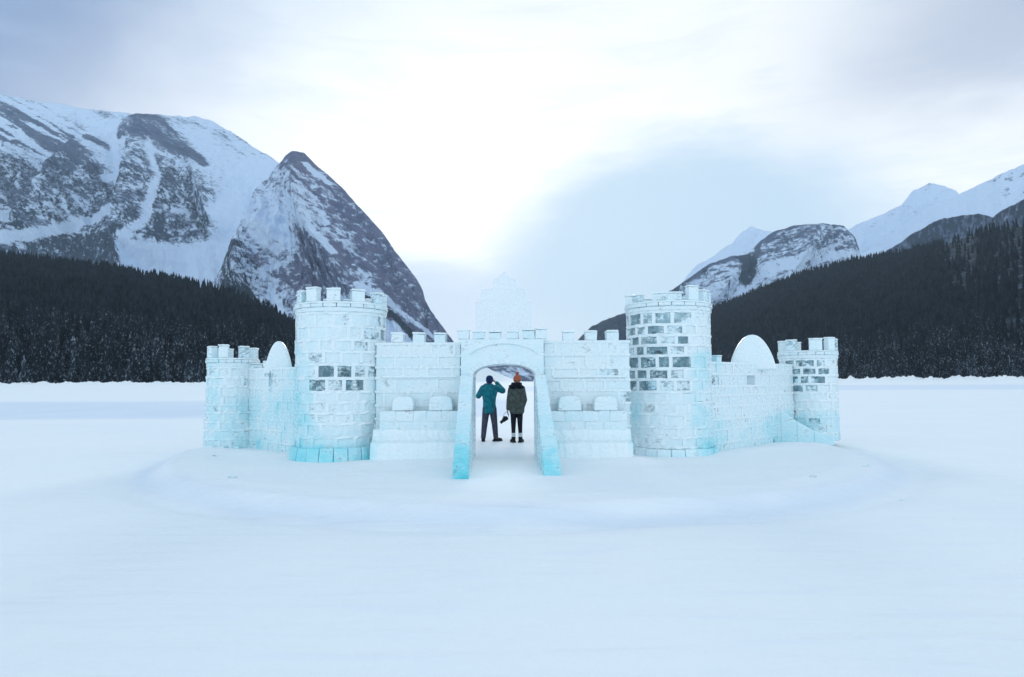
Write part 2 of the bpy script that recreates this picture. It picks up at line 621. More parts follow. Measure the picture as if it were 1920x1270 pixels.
# ------------------------------------------------------------------ mountains
def mountain(name, label, sky, baseD, mat, nx, ny, dens, curve=1.0, rib=0.02, ribf=0.02, rough=2.5, spine=None, basez=0.0, backfall=0.5):
    """sky: skyline [(px, py, D)]; baseD: depth of the foot per px [(px, D)]"""
    sx = np.array([s[0] for s in sky], float)
    px = np.linspace(sx[0], sx[-1], nx)
    py = np.interp(px, sx, [s[1] for s in sky])
    D = np.interp(px, sx, [s[2] for s in sky])
    py = py + (fbm(px / 14.0, px * 0 + len(name), 4, 3, 0.6) - 0.5) * rough * 3
    bd = np.interp(px, [b[0] for b in baseD], [b[1] for b in baseD])
    Rx, Ry, Rz = Pn(px, py, D)
    Bx, By, Bz = Pn(px, py * 0 + 716, bd)
    Bz = Bz * 0 + basez
    tb = np.linspace(0, 1, ny)
    tk = np.linspace(1.03, 1.6, 14)
    t = np.concatenate([tb, tk])[:, None]
    front = t <= 1
    hz = np.where(front, np.minimum(t, 1) ** curve, 1 - (t - 1) * backfall / 0.6)
    X = Bx + (Rx - Bx) * t; Y = By + (Ry - By) * t; Z = Bz + (Rz - Bz) * hz
    P0x, P0y = proj(X, Y, Z)
    env = np.clip(t * (1 - np.clip(t, 0, 1)) * 4, 0, 1) ** 0.6 * front
    wx = P0x + 18 * (fbm(P0x / 40, P0y / 60, 3, 60) - 0.5)
    rb = ridged(wx * ribf, P0y * ribf * 0.28, 4, 17) - 0.55
    rb = rb + 0.35 * (fbm(P0x * ribf * 3, P0y * ribf * 3, 4, 33) - 0.5)
    Y = Y - rb * rib * Y * env
    Z = Z + rb * rib * 0.35 * Y * env
    for pts, wd, amp in (spine or []):
        dmin = np.full(P0x.shape, 1e9)
        for i in range(len(pts) - 1):
            dd, _ = segdist(P0x, P0y, *pts[i], *pts[i + 1])
            dmin = np.minimum(dmin, dd)
        Y = Y - amp * np.clip(1 - dmin / wd, 0, 1) ** 1.3 * env
    rock, tree = dens(P0x, P0y)
    me = grid_mesh(name, X, Y, Z, mat, {'rock': np.clip(rock, -.5, 1.5), 'tree': np.clip(tree, -.5, 1.5)})
    o = link(name, me)
    tag(o, label, kind='structure')
    return dict(px=px, B=(Bx, By, Bz), R=(Rx, Ry, Rz), curve=curve, grid=(X, Y, Z), ny=ny)


def strata(x, y, ang, along, across, s=0):
    ca, sa = math.cos(ang), math.sin(ang)
    return fbm((x * ca + y * sa) / along, (-x * sa + y * ca) / across, 4, s, 0.6)


def trees_n(x, y, s=50):
    return 0.6 * fbm(x / 4.2, y / 13.0, 3, s, 0.6) + 0.4 * fbm(x / 22.0, y / 30.0, 3, s + 7)


def dens_massif(x, y):
    st = strata(x, y, 0.50, 60, 6.5, 70)
    rock = 0.19 + 0 * x
    rock += 0.72 * poly_soft(x, y, [(-200, 170), (0, 190), (60, 205), (150, 240), (240, 290), (180, 300), (60, 300), (-200, 330)], 16) * sstep(st, 0.42, 0.60)
    rock += 0.30 * poly_soft(x, y, [(-200, 150), (250, 212), (420, 232), (520, 300), (500, 330), (380, 240), (200, 225), (0, 190)], 6) * sstep(st, 0.45, 0.65)
    a = poly_soft(x, y, [(226, 275), (240, 232), (282, 216), (325, 240), (400, 312), (395, 322), (340, 300), (300, 285), (262, 268)], 9)
    rock += a * (0.45 + 0.75 * sstep(strata(x, y, 0.62, 50, 8, 75), 0.38, 0.6))
    rock += 0.25 * poly_soft(x, y, [(130, 330), (186, 288), (218, 330), (180, 350)], 8)
    sp = fbm(x / 8, y / 9, 4, 90, 0.65)
    low = poly_soft(x, y, [(-200, 330), (0, 335), (75, 290), (110, 330), (186, 292), (225, 340), (270, 278), (330, 300), (400, 340), (445, 400), (430, 430), (380, 460), (300, 480), (250, 530), (-200, 530)], 18)
    rock += 0.50 * low * sstep(sp, 0.25, 0.6)
    tn = trees_n(x, y)
    tree = 0.0 + 0.52 * low * sstep(tn, 0.25, 0.55)
    tree += 0.10 * low * sstep(y, 360, 480)
    tree += 0.12 * poly_soft(x, y, [(60, 465), (120, 440), (260, 440), (300, 470), (250, 505), (60, 500)], 14)
    tree += 0.15 * poly_soft(x, y, [(-200, 440), (60, 450), (80, 510), (-200, 520)], 12)
    tree += 0.15 * poly_soft(x, y, [(325, 400), (345, 380), (345, 460), (320, 470)], 8)
    chutes = 0.8 * line_soft(x, y, [(265, 345), (205, 395), (150, 430), (78, 472)], 6, 7)
    chutes = np.maximum(chutes, line_soft(x, y, [(230, 270), (228, 330), (205, 345)], 7, 4))
    chutes = np.maximum(chutes, 0.55 * line_soft(x, y, [(315, 290), (330, 350), (318, 430), (300, 480)], 3.5, 4))
    chutes = np.maximum(chutes, line_soft(x, y, [(270, 345), (232, 390), (215, 430)], 4, 3))
    chutes = np.maximum(chutes, line_soft(x, y, [(0, 400), (40, 420), (-20, 450)], 8, 6))
    chutes = 0.75 * np.maximum(chutes, 1.3 * poly_soft(x, y, [(250, 505), (300, 488), (370, 475), (420, 462), (440, 450), (440, 560), (400, 545), (300, 525)], 16))
    chutes = np.maximum(chutes, poly_soft(x, y, [(470, 300), (515, 310), (490, 350), (455, 410), (435, 435), (420, 410), (440, 360)], 16))
    rock = rock - 1.0 * chutes; tree = tree - 1.1 * chutes
    tree = tree * sstep(y, 285, 330)
    return rock, tree


def dens_peak(x, y):
    st = strata(x, y, 0.72, 45, 6, 20)
    sp = fbm(x / 7, y / 7, 4, 91, 0.6)
    right = sstep((x - 560) * 0.80 - (y - 300) * 0.42, -10, 45)       # darker right-hand face
    rock = 0.42 + 0.55 * (sp - 0.5) * 2.0 + 0.35 * (st - 0.5) * 2
    rock += 0.42 * right
    rock += 0.40 * poly_soft(x, y, [(540, 285), (572, 283), (600, 315), (590, 350), (545, 330), (520, 325)], 8)
    rock += 0.35 * poly_soft(x, y, [(560, 470), (620, 450), (680, 500), (700, 560), (560, 560), (530, 520)], 16)
    snow = line_soft(x, y, [(587, 322), (622, 352)], 5, 4)
    snow = np.maximum(snow, 0.8 * line_soft(x, y, [(560, 400), (620, 462), (662, 500)], 7, 4))
    snow = np.maximum(snow, line_soft(x, y, [(618, 455), (658, 495)], 6, 3))
    snow = np.maximum(snow, line_soft(x, y, [(700, 548), (760, 592), (835, 645)], 5, 4))
    snow = np.maximum(snow, poly_soft(x, y, [(500, 380), (545, 400), (560, 450), (520, 470), (485, 440)], 16) * 0.45)
    snow = np.maximum(snow, poly_soft(x, y, [(700, 585), (745, 612), (775, 640), (775, 720), (690, 720)], 4))
    snow = np.maximum(snow, line_soft(x, y, [(505, 545), (530, 590), (556, 640)], 7, 5))
    rock -= 1.0 * snow
    tn = trees_n(x, y, 55)
    tree = 0.0 + 0.50 * poly_soft(x, y, [(400, 470), (440, 430), (470, 440), (520, 500), (560, 560), (570, 720), (400, 720)], 20) * sstep(tn, 0.33, 0.6)
    tree += 0.30 * poly_soft(x, y, [(425, 450), (460, 440), (480, 470), (450, 520), (500, 560), (540, 640), (540, 720), (400, 720)], 10)
    tree += 0.45 * poly_soft(x, y, [(480, 370), (500, 340), (500, 380), (440, 450)], 12) * sstep(tn, 0.45, 0.6)
    tree += 0.9 * poly_soft(x, y, [(690, 560), (700, 560), (765, 608), (790, 640), (765, 628), (735, 600)], 3)
    tree -= 1.1 * snow
    return rock, tree


def dens_mid(x, y):
    sp = fbm(x / 6, y / 5, 4, 95, 0.6)
    cont = strata(x, y, -0.35, 30, 5, 24)
    rock = 0.38 + 0.9 * (sp - 0.5) + 0.8 * (cont - 0.5)
    rock += 0.20 * poly_soft(x, y, [(1400, 500), (1420, 450), (1480, 420), (1590, 425), (1615, 480), (1500, 480), (1450, 500)], 10)
    rock += 0.55 * line_soft(x, y, [(1400, 500), (1425, 455), (1460, 430), (1520, 420), (1590, 424), (1614, 470)], 4, 3)
    rock += 0.6 * line_soft(x, y, [(1280, 530), (1335, 495), (1400, 478)], 6, 4)
    rock -= 0.7 * line_soft(x, y, [(1380, 550), (1440, 505), (1500, 485), (1590, 480)], 9, 7)
    tn = trees_n(x, y, 58)
    tree = 0.95 * (1 - sstep(x, 1262, 1292))
    tree = tree + 0.8 * poly_soft(x, y, [(1378, 485), (1400, 475), (1412, 520), (1390, 545), (1370, 530)], 8)
    tree = tree + 0.45 * sstep(tn, 0.5, 0.65)
    return rock, tree


def dens_soft(x, y):
    sp = strata(x, y, -0.55, 50, 8, 28)
    return 0.05 + 0.9 * (sp - 0.42) * 0.9, 0 * x - 0.2


def dens_slope(x, y):
    sp = strata(x, y, -0.6, 30, 9, 29)
    r = -0.05 + 0.65 * poly_soft(x, y, [(1840, 340), (1960, 290), (2100, 260), (2100, 340), (1900, 380)], 20) * sstep(sp, 0.45, 0.6)
    return r, 0 * x - 0.1 + 0.4 * sstep(trees_n(x, y), 0.56, 0.7) * sstep(y, 380, 430)


def dens_grey(x, y):
    return 0.8 + 0 * x, 0.28 + 0.5 * sstep(trees_n(x, y, 61), 0.4, 0.6)


mountain('far_mountain', 'faint snowy peak almost lost in cloud above the rounded mountain',
         [(1190, 640, 5400), (1250, 570, 5400), (1300, 505, 5400), (1345, 474, 5400), (1375, 452, 5400), (1392, 432, 5400), (1410, 424, 5400), (1432, 432, 5400), (1470, 442, 5400), (1560, 480, 5400), (1680, 520, 5400)],
         [(1190, 4900), (1680, 4500)], MTN, 240, 90, dens_soft, rib=0.02, ribf=0.03, rough=3)
mountain('snowy_peak', 'pale grey snow peak behind the snow slope at the right edge',
         [(1480, 500, 4000), (1560, 450, 4000), (1600, 424, 4000), (1640, 408, 4000), (1662, 400, 4000), (1690, 384, 4000), (1712, 358, 4000), (1742, 344, 4000), (1765, 348, 4000), (1792, 358, 4000), (1830, 400, 4000), (1950, 470, 4000)],
         [(1480, 3500), (1950, 3500)], MTN, 260, 110, dens_soft, rib=0.02, ribf=0.03, rough=1.6)
mountain('snow_slope', 'smooth white snow slope climbing to the right edge',
         [(1560, 520, 3000), (1610, 478, 3000), (1650, 462, 3000), (1700, 416, 3000), (1740, 388, 3000), (1797, 366, 3000), (1830, 350, 3000), (1867, 331, 3000), (1920, 308, 3000), (2000, 275, 3000), (2150, 230, 3000)],
         [(1560, 2500), (2150, 2000)], MTN, 300, 140, dens_slope, rib=0.012, ribf=0.03, rough=1.5)
mountain('grey_ridge', 'grey wooded ridge between the snow slope and the right forest',
         [(1600, 500, 2100), (1670, 468, 2100), (1700, 446, 2100), (1722, 432, 2050), (1762, 412, 2000), (1800, 406, 1950), (1835, 402, 1900), (1862, 406, 1900), (1885, 392, 1850), (1920, 374, 1800), (2000, 345, 1800), (2150, 300, 1800)],
         [(1600, 1850), (2150, 1500)], MTN, 280, 80, dens_grey, rib=0.01, ribf=0.03, rough=2.0)
mountain('rounded_mountain', 'rounded snow dusted rock mountain with a long dark shoulder in the valley',
         [(1060, 660, 2700), (1085, 636, 2700), (1110, 612, 2700), (1140, 598, 2700), (1170, 587, 2650), (1230, 560, 2600), (1262, 543, 2600), (1290, 522, 2600), (1330, 495, 2550), (1368, 481, 2550), (1402, 477, 2550), (1425, 452, 2500), (1452, 434, 2500), (1490, 423, 2500), (1540, 419, 2500), (1582, 424, 2450), (1603, 445, 2400), (1614, 476, 2400), (1640, 520, 2400), (1700, 560, 2400)],
         [(1060, 2300), (1700, 1900)], MTN, 420, 150, dens_mid, curve=0.85, rib=0.02, ribf=0.035, rough=1.4, spine=[([(1400, 478), (1330, 560)], 40, 120), ([(1520, 420), (1430, 560)], 60, 160)])
mountain('snowy_massif', 'broad snow covered mountain with rock bands at the left edge',
         [(-260, 130, 3000), (-120, 150, 3000), (0, 177, 3000), (60, 188, 3000), (110, 195, 3000), (180, 207, 3000), (240, 213, 2950), (282, 216, 2900), (330, 218, 2950), (372, 219, 3000), (400, 228, 3000), (440, 252, 3000), (480, 278, 2950), (515, 298, 2900), (560, 340, 2850), (620, 400, 2800)],
         [(-260, 1700), (620, 1900)], MTN, 440, 230, dens_massif, curve=1.05, rib=0.030, ribf=0.018, rough=1.6,
         spine=[([(282, 216), (300, 330), (290, 470)], 75, 260), ([(186, 290), (120, 400), (60, 500)], 55, 200), ([(75, 290), (0, 380), (-60, 470)], 50, 180), ([(372, 300), (420, 420)], 40, 120)])
mountain('triangular_peak', 'triangular purple grey rock peak dusted with snow left of the castle',
         [(385, 560, 1900), (415, 500, 1900), (432, 452, 1950), (450, 418, 2000), (478, 385, 2050), (495, 345, 2100), (515, 315, 2100), (538, 294, 2100), (553, 286, 2100), (572, 289, 2100), (590, 307, 2100), (612, 325, 2100), (640, 350, 2050), (668, 382, 2000), (700, 416, 1950), (722, 442, 1900), (740, 470, 1880), (757, 492, 1850), (780, 522, 1800), (793, 545, 1800), (797, 562, 1800), (808, 582, 1750), (830, 612, 1700), (850, 640, 1680), (880, 705, 1650)],
         [(385, 1500), (600, 1400), (880, 1500)], MTN_RED, 380, 230, dens_peak, curve=0.95, rib=0.038, ribf=0.035, rough=1.5,
         spine=[([(560, 288), (610, 440), (690, 560)], 70, 220), ([(500, 350), (470, 520)], 40, 120)])


def dens_shore(x, y):
    n = strata(x, y, 0.5, 25, 9, 41)
    return 0.55 + 1.0 * (n - 0.45) * 2.2, 0.20 + 1.1 * (strata(x, y, 0.55, 40, 7, 44) - 0.5) * 2 - 0.9 * (1 - sstep((x - 915) * 0.62 - (y - 688), -3, 3) * 0)


mountain('far_hillside', 'low blue grey hillside striped with snow seen through the archway',
         [(840, 718, 1500), (880, 702, 1500), (905, 690, 1500), (925, 684, 1500), (960, 682, 1500), (1000, 684, 1500), (1060, 690, 1500), (1150, 706, 1500), (1240, 716, 1500)],
         [(840, 1350), (1240, 1250)], MTN, 200, 60, dens_shore, curve=0.8, rib=0.01, ribf=0.05, rough=1.0)
mountain('snow_fan', 'white avalanche fan at the foot of the far hillside',
         [(700, 716, 1150), (840, 684, 1150), (880, 680, 1150), (905, 686, 1150), (935, 700, 1150), (965, 713, 1150), (1000, 718, 1150)],
         [(700, 1100), (1000, 1100)], SNOW, 120, 30, lambda x, y: (x * 0, x * 0), rib=0.0, rough=0.5)


# ------------------------------------------------------------------ forested hills
def hill(name, label, sky, baseD, mat, nx=160, ny=60, curve=1.0):
    return mountain(name, label, sky, baseD, mat, nx, ny, lambda x, y: (x * 0, x * 0), curve=curve, rib=0.012, ribf=0.012, rough=1.2)


LH = hill('left_forest_hill', 'dark ground of the wooded hill on the left shore',
          [(-320, 475, 950), (-100, 484, 950), (0, 490, 930), (100, 500, 900), (200, 512, 880), (300, 532, 850), (380, 550, 820), (430, 556, 820), (500, 590, 800), (560, 625, 760), (640, 670, 700), (760, 700, 640), (860, 714, 560)],
          [(-320, 215), (0, 262), (400, 320), (860, 430)], WOOD_FLOOR)
RH = hill('right_forest_hill', 'dark ground of the wooded hill on the right shore',
          [(1040, 712, 1500), (1150, 680, 1600), (1200, 655, 1700), (1260, 620, 1700), (1320, 590, 1700), (1360, 573, 1650), (1395, 560, 1600), (1440, 542, 1550), (1520, 513, 1500), (1600, 494, 1400), (1700, 480, 1300), (1760, 463, 1250), (1830, 440, 1150), (1920, 424, 1050), (2050, 395, 1000), (2250, 350, 950)],
          [(1040, 1100), (1300, 760), (1500, 540), (1700, 430), (1920, 350), (2250, 260)], WOOD_FLOOR, nx=220, ny=80)


def conifer_arrays(layers, sides, seed, slim=0.17):
    """unit-height conifer: drooping jagged tiers -> verts, tris"""
    r = random.Random(seed)
    vs, fs = [], []
    for L in range(layers):
        t = L / layers
        zb = 0.08 + 0.90 * t - 0.02
        zt = min(1.0, zb + 0.92 / layers * 1.9 + 0.02)
        rad = slim * (1 - t) ** 0.85 * r.uniform(0.85, 1.1) + 0.012
        k = len(vs)
        ox, oy = r.uniform(-.008, .008), r.uniform(-.008, .008)
        vs.append((ox, oy, zt))
        a0 = r.uniform(0, 6.28)
        for i in range(sides * 2):
            a = a0 + PI * i / sides
            q = rad * (r.uniform(0.85, 1.15) if i % 2 == 0 else r.uniform(0.35, 0.6))
            vs.append((ox + q * math.cos(a), oy + q * math.sin(a), zb + (r.uniform(-0.035, 0.0) if i % 2 == 0 else 0.03)))
        n = sides * 2
        for i in range(n): fs.append((k, k + 1 + i, k + 1 + (i + 1) % n))
    return np.array(vs), np.array(fs)


def scatter_forest(name, label, hillinfo, n, hmin, hmax, seed, tmin, tmax, near_t, spacing_bias=1.0, px0=None, px1=None):
    g = np.random.default_rng(seed)
    X, Y, Z = hillinfo['grid']
    ny = hillinfo['ny']
    nx = X.shape[1]
    # area-weighted choice of cells
    a = (np.hypot(X[1:ny, :-1] - X[:ny - 1, :-1], Y[1:ny, :-1] - Y[:ny - 1, :-1]) * np.abs(X[:ny - 1, 1:] - X[:ny - 1, :-1]))
    tt = np.linspace(0, 1, ny)[:-1][:, None]
    pxs = hillinfo['px'][None, :-1]
    wgt = a / (Y[:ny - 1, :-1] ** spacing_bias)
    wgt = wgt * (tt >= tmin) * (tt <= tmax)
    if px0 is not None: wgt = wgt * (pxs > px0)
    if px1 is not None: wgt = wgt * (pxs < px1)
    pr = (wgt / wgt.sum()).ravel()
    idx = g.choice(pr.size, n, p=pr)
    j, i = np.divmod(idx, nx - 1)
    u, v = g.random(n), g.random(n)

    def bil(A): return (A[j, i] * (1 - u) + A[j, i + 1] * u) * (1 - v) + (A[j + 1, i] * (1 - u) + A[j + 1, i + 1] * u) * v
    x, y, z = bil(X), bil(Y), bil(Z)
    hh = g.uniform(hmin, hmax, n) * (0.8 + 0.4 * fbm(x / 30, y / 30, 2, 5))
    V, Fc = [], []
    off = 0
    far = y > 650
    tmpl_n = [conifer_arrays(6, 5, s, 0.15) for s in range(4)]
    tmpl_f = [conifer_arrays(3, 3, s + 9, 0.16) for s in range(4)]
    for which, tmpls in ((~far, tmpl_n), (far, tmpl_f)):
        for q in range(4):
            sel = np.where(which & (np.arange(n) % 4 == q))[0]
            if not len(sel): continue
            tv, tf = tmpls[q]
            ang = g.uniform(0, 6.28, len(sel))
            ca, sa = np.cos(ang)[:, None], np.sin(ang)[:, None]
            h = hh[sel][:, None]
            fat = g.uniform(0.8, 1.25, len(sel))[:, None]
            vx = x[sel][:, None] + (tv[:, 0] * ca - tv[:, 1] * sa) * h * fat
            vy = y[sel][:, None] + (tv[:, 0] * sa + tv[:, 1] * ca) * h * fat
            vz = z[sel][:, None] + tv[:, 2] * h - 0.3
            V.append(np.stack([vx, vy, vz], -1).reshape(-1, 3))
            ff = tf[None] + (np.arange(len(sel)) * len(tv))[:, None, None] + off
            Fc.append(ff.reshape(-1, 3))
            off += len(sel) * len(tv)
    V = np.concatenate(V); Fc = np.concatenate(Fc)
    me = bpy.data.meshes.new(name)
    me.vertices.add(len(V)); me.vertices.foreach_set('co', V.astype(np.float32).ravel())
    me.loops.add(Fc.size); me.loops.foreach_set('vertex_index', Fc.astype(np.int32).ravel())
    me.polygons.add(len(Fc)); me.polygons.foreach_set('loop_start', (np.arange(len(Fc)) * 3).astype(np.int32))
    me.materials.append(LEAF)
    me.update(calc_edges=True)
    o = link(name, me)
    tag(o, label, 'forest', kind='stuff')
    return o


scatter_forest('left_forest', 'dense dark conifer forest covering the hill left of the castle', LH, 9500, 11, 19, 3, 0.02, 1.0, 0, 0.8)
scatter_forest('right_forest', 'dense dark conifer forest covering the long hill right of the castle', RH, 24000, 12, 20, 4, 0.02, 1.0, 0, 1.25)

# individual conifers of the front row on both shores
tree_meshes = []
for s in range(5):
    tv, tf = conifer_arrays(9, 8, 100 + s, 0.16 + 0.02 * (s % 3))
    mb = MB(); mb.add(tv.tolist(), tf.tolist(), LEAF)
    crown = mb.build('crown')
    tb = MB()
    tb.bent(0, 0, 0.0005, 0.014, 0, 2 * PI - 0.001, -0.02, 0.55, BARK, 8)
    trunk = tb.build('trunk')
    tree_meshes.append((crown.data, trunk.data))
    bpy.data.objects.remove(crown); bpy.data.objects.remove(trunk)


def shore_row(pxs, baseD, side, label, group):
    for k, px in enumerate(pxs):
        D = np.interp(px, [b[0] for b in baseD], [b[1] for b in baseD]) + random.uniform(-7, 16)
        p = P(px, 716, D)
        cm, tm = tree_meshes[random.randrange(5)]
        h = random.choice((random.uniform(6, 10), random.uniform(10, 15), random.uniform(12, 18)))
        e = empty('conifer', (p.x, p.y, 0.2), random.uniform(0, 6.28))
        e.scale = (h * random.uniform(0.85, 1.2), h * random.uniform(0.85, 1.2), h)
        tag(e, label, 'tree', group)
        link('trunk', tm, e)
        link('crown', cm, e)


shore_row([x + random.uniform(-3, 3) for x in np.linspace(-15, 384, 64)], [(-320, 212), (0, 257), (400, 315), (860, 430)], 'l',
          'dark snow flecked conifer in the front row along the lake shore left of the castle', 'conifers in the front row on the left shore')
shore_row([x + random.uniform(-2.5, 2.5) for x in np.linspace(1576, 1935, 72)], [(1500, 535), (1700, 425), (1920, 345), (2250, 260)], 'r',
          'dark snow flecked conifer in the front row along the lake shore right of the castle', 'conifers in the front row on the right shore')


# snow banks on the shores
def bank(name, label, baseD, px0, px1, hgt, depth):
    nx, ny = 500, 10
    px = np.linspace(px0, px1, nx)[None, :] + np.zeros((ny, 1))
    D0 = np.interp(px, [b[0] for b in baseD], [b[1] for b in baseD])
    t = np.linspace(0, 1, ny)[:, None]
    D = D0 - depth + depth * 1.4 * t
    X, Y, _ = Pn(px, px * 0 + 716, D)
    Y = D
    Z = np.sin(np.clip(t, 0, 1) * PI) * hgt * (0.15 + 1.9 * fbm(X / 2.6, Y / 8, 4, 77, 0.7) ** 1.6 + 0.5 * fbm(X / 16, Y / 20, 2, 78)) - 0.05
    me = grid_mesh(name, X, Y, Z, SNOW, {'packed_rim_shade': X * 0})
    tag(link(name, me), label, kind='structure')


bank('left_snow_bank', 'bright lumpy snow bank along the left shore', [(-320, 208), (0, 250), (400, 308), (860, 430)], -300, 860, 1.5, 18)
bank('right_snow_bank', 'bright lumpy snow bank along the right shore', [(1000, 1090), (1300, 750), (1500, 530), (1700, 420), (1920, 340), (2250, 250)], 1000, 2240, 2.6, 22)

# ------------------------------------------------------------------ the ice castle
castle = empty('ice_castle', (-0.16, 14.5, PADZ))
tag(castle, 'white and cyan block ice castle with round towers on the frozen lake', 'ice castle')
CM = Matrix.Translation((0.16, -14.5, -PADZ))


def blueness(x, y, z):
    """where the castle's ice is thick and blue: feet, corners and the low side walls of the path"""
    px, py = proj(x, y, z)
    h = z - PADZ
    b = np.zeros(len(x))

    def area(x0, x1, y0, y1, v, f=9.0):
        return v * sstep(px, x0 - f, x0 + f) * (1 - sstep(px, x1 - f, x1 + f)) * sstep(py, y0 - f, y0 + f) * (1 - sstep(py, y1 - f, y1 + f))
    for q in ((548, 586, 640, 900, 0.30, 14), (548, 592, 770, 900, 0.36, 14), (545, 705, 838, 900, 0.80, 7), (590, 700, 800, 845, 0.16, 8),
              (690, 725, 690, 850, 0.14, 9), (1296, 1350, 660, 900, 0.27, 12), (1300, 1352, 815, 900, 0.50, 9), (1180, 1204, 735, 860, 0.26, 8),
              (1215, 1300, 846, 900, 0.40, 5), (378, 555, 745, 900, 0.26, 26), (380, 500, 805, 900, 0.45, 14), (388, 412, 672, 900, 0.34, 7),
              (1420, 1600, 775, 900, 0.36, 16), (1430, 1530, 785, 900, 0.50, 14), (1340, 1420, 790, 900, 0.18, 20),
              (480, 552, 690, 800, 0.12, 12)):
        b = np.maximum(b, area(*q)) if q[4] > 0.3 else b + area(*q)
    ramp = ((px > 838) & (px < 892) | (px > 998) & (px < 1062)) & (y < 13.99)
    b = np.where(ramp, 0.14 + 0.95 * sstep(13.9 - y, 0.0, 3.3) ** 1.6, b)
    gatec = area(862, 890, 640, 900, 0.16, 6) + area(1000, 1022, 640, 900, 0.16, 6)
    return b + np.where(ramp, 0, gatec)


def cpart(mb, name, parent=None, bevel=0.012, smooth=False, label=None):
    """link a castle mesh; coordinates are world, so undo the parent's place"""
    o = mb.build(name, parent or castle, bevel, smooth)
    co = np.empty(len(o.data.vertices) * 3, np.float32); o.data.vertices.foreach_get('co', co); co = co.reshape(-1, 3).astype(float)
    at_ = o.data.attributes.new('blue', 'FLOAT', 'POINT'); at_.data.foreach_set('value', blueness(co[:, 0], co[:, 1], co[:, 2]).astype(np.float32))
    if parent is None or parent == castle:
        o.matrix_parent_inverse = CM
    if label: o['label'] = label
    return o


def lump(mb, cx, cy, r0, r1, a0, a1, z0, h):
    mb.bent(cx, cy, r0 - 0.012, r1 + 0.012, a0 - 0.012 / r1, a1 + 0.012 / r1, z0, z0 + h, RIME, 4, 0.008)


def tower(name, cpx, basepy, r, toppy, mertop, matfn, merl, n=15, pitch=0.245, label=None, thick=0.17, gap=0.05, cornice=0.055, rtop=None, snowcap=True):
    f = G(cpx, basepy, PADZ)
    cx, cy = f.x * (f.y + r) / f.y, f.y + r
    z0 = PADZ - 0.03
    z1 = P(cpx, toppy, f.y).z
    nc = max(4, round((z1 - z0 - 0.22) / pitch)); ph = (z1 - z0 - 0.22) / nc
    mb = MB()
    rtop = rtop or r
    zs_ = np.cumsum([0] + [random.uniform(.82, 1.18) for _ in range(nc)]); zs_ = z0 + zs_ / zs_[-1] * nc * ph
    for c_ in range(nc):
        za, zb = float(zs_[c_]), float(zs_[c_ + 1])
        rr = r + (rtop - r) * c_ / nc
        off = (c_ % 2) * 0.5 + random.uniform(-.08, .08)
        cuts = sorted(2 * PI * (k + off + random.uniform(-.2, .2)) / n for k in range(n))
        cuts.append(cuts[0] + 2 * PI)
        for k in range(n):
            a0, a1 = cuts[k], cuts[k + 1]
            am = (a0 + a1) / 2
            bx, by = cx + rr * math.cos(am), cy + rr * math.sin(am)
            sx_, sy_ = proj(np.array(bx), np.array(by), np.array((za + zb) / 2))
            m = matfn(float(sx_), float(sy_), by < cy, c_)
            g_ = gap / 2 / rr
            jr = random.uniform(-0.008, 0.008)
            mb.bent(cx, cy, rr - thick, rr + jr, a0 + g_, a1 - g_, za + gap / 2, zb - gap / 2, m, 4, 0.008)
            mb.bent(cx, cy, rr - thick + 0.01, rr + 0.006 + random.uniform(0, .020), a0 - g_ * 1.5, a0 + g_ * 1.5, za + gap / 2 + .001, zb - gap / 2 - .001, RIME, 1, 0.002)
        mb.bent(cx, cy, rr - thick + 0.012, rr + 0.014, 0.003 * c_, 2 * PI - 0.001 + 0.003 * c_, zb - gap / 2 - .006, zb + gap / 2 + .006, RIME, 64, 0.018)
    t = cpart(mb, name, bevel=0.006, label=label)
    # cornice
    kb = MB()
    zc = z0 + nc * ph + gap / 2 + 0.001
    kb.bent(cx, cy, rtop - thick, rtop + cornice * 0.6, 0, 2 * PI - 0.001, zc, zc + 0.09, ICE, 56, 0.008)
    nk = 22
    for k in range(nk):
        a0 = 2 * PI * k / nk
        kb.bent(cx, cy, rtop - thick + 0.01, rtop + cornice + random.uniform(-.01, .012), a0 + 0.008, a0 + 2 * PI / nk - 0.008, zc + 0.092, z1 - 0.03, ICE if random.random() < .8 else ICE_PALE, 2, 0.006)
    kb.bent(cx, cy, rtop - thick - 0.01, rtop + cornice - 0.015, 0.01, 2 * PI + 0.009, z1 - 0.028, z1 + 0.012, RIME, 56, 0.008)
    cpart(kb, 'cornice', t, bevel=0.012)
    zt = P(cpx, mertop, f.y).z
    for (am, wd, hf, mm) in merl:
        b = MB()
        hw = wd / 2 / rtop
        hz = (zt - z1) * hf
        zs = z1 + 0.013
        b.bent(cx, cy, rtop - thick + 0.02, rtop + cornice - 0.03, am - hw, am + hw, zs, zs + hz - 0.04, mm, 4, 0.008)
        b.bent(cx, cy, rtop - thick + 0.008, rtop + cornice - 0.018, am - hw * 1.07, am + hw * 1.07, zs + hz - 0.039, zs + hz, RIME, 4, 0.01)
        cpart(b, 'merlon', t, bevel=0.03)
    return cx, cy, z1, t


def near(v, a, b): return a <= v <= b


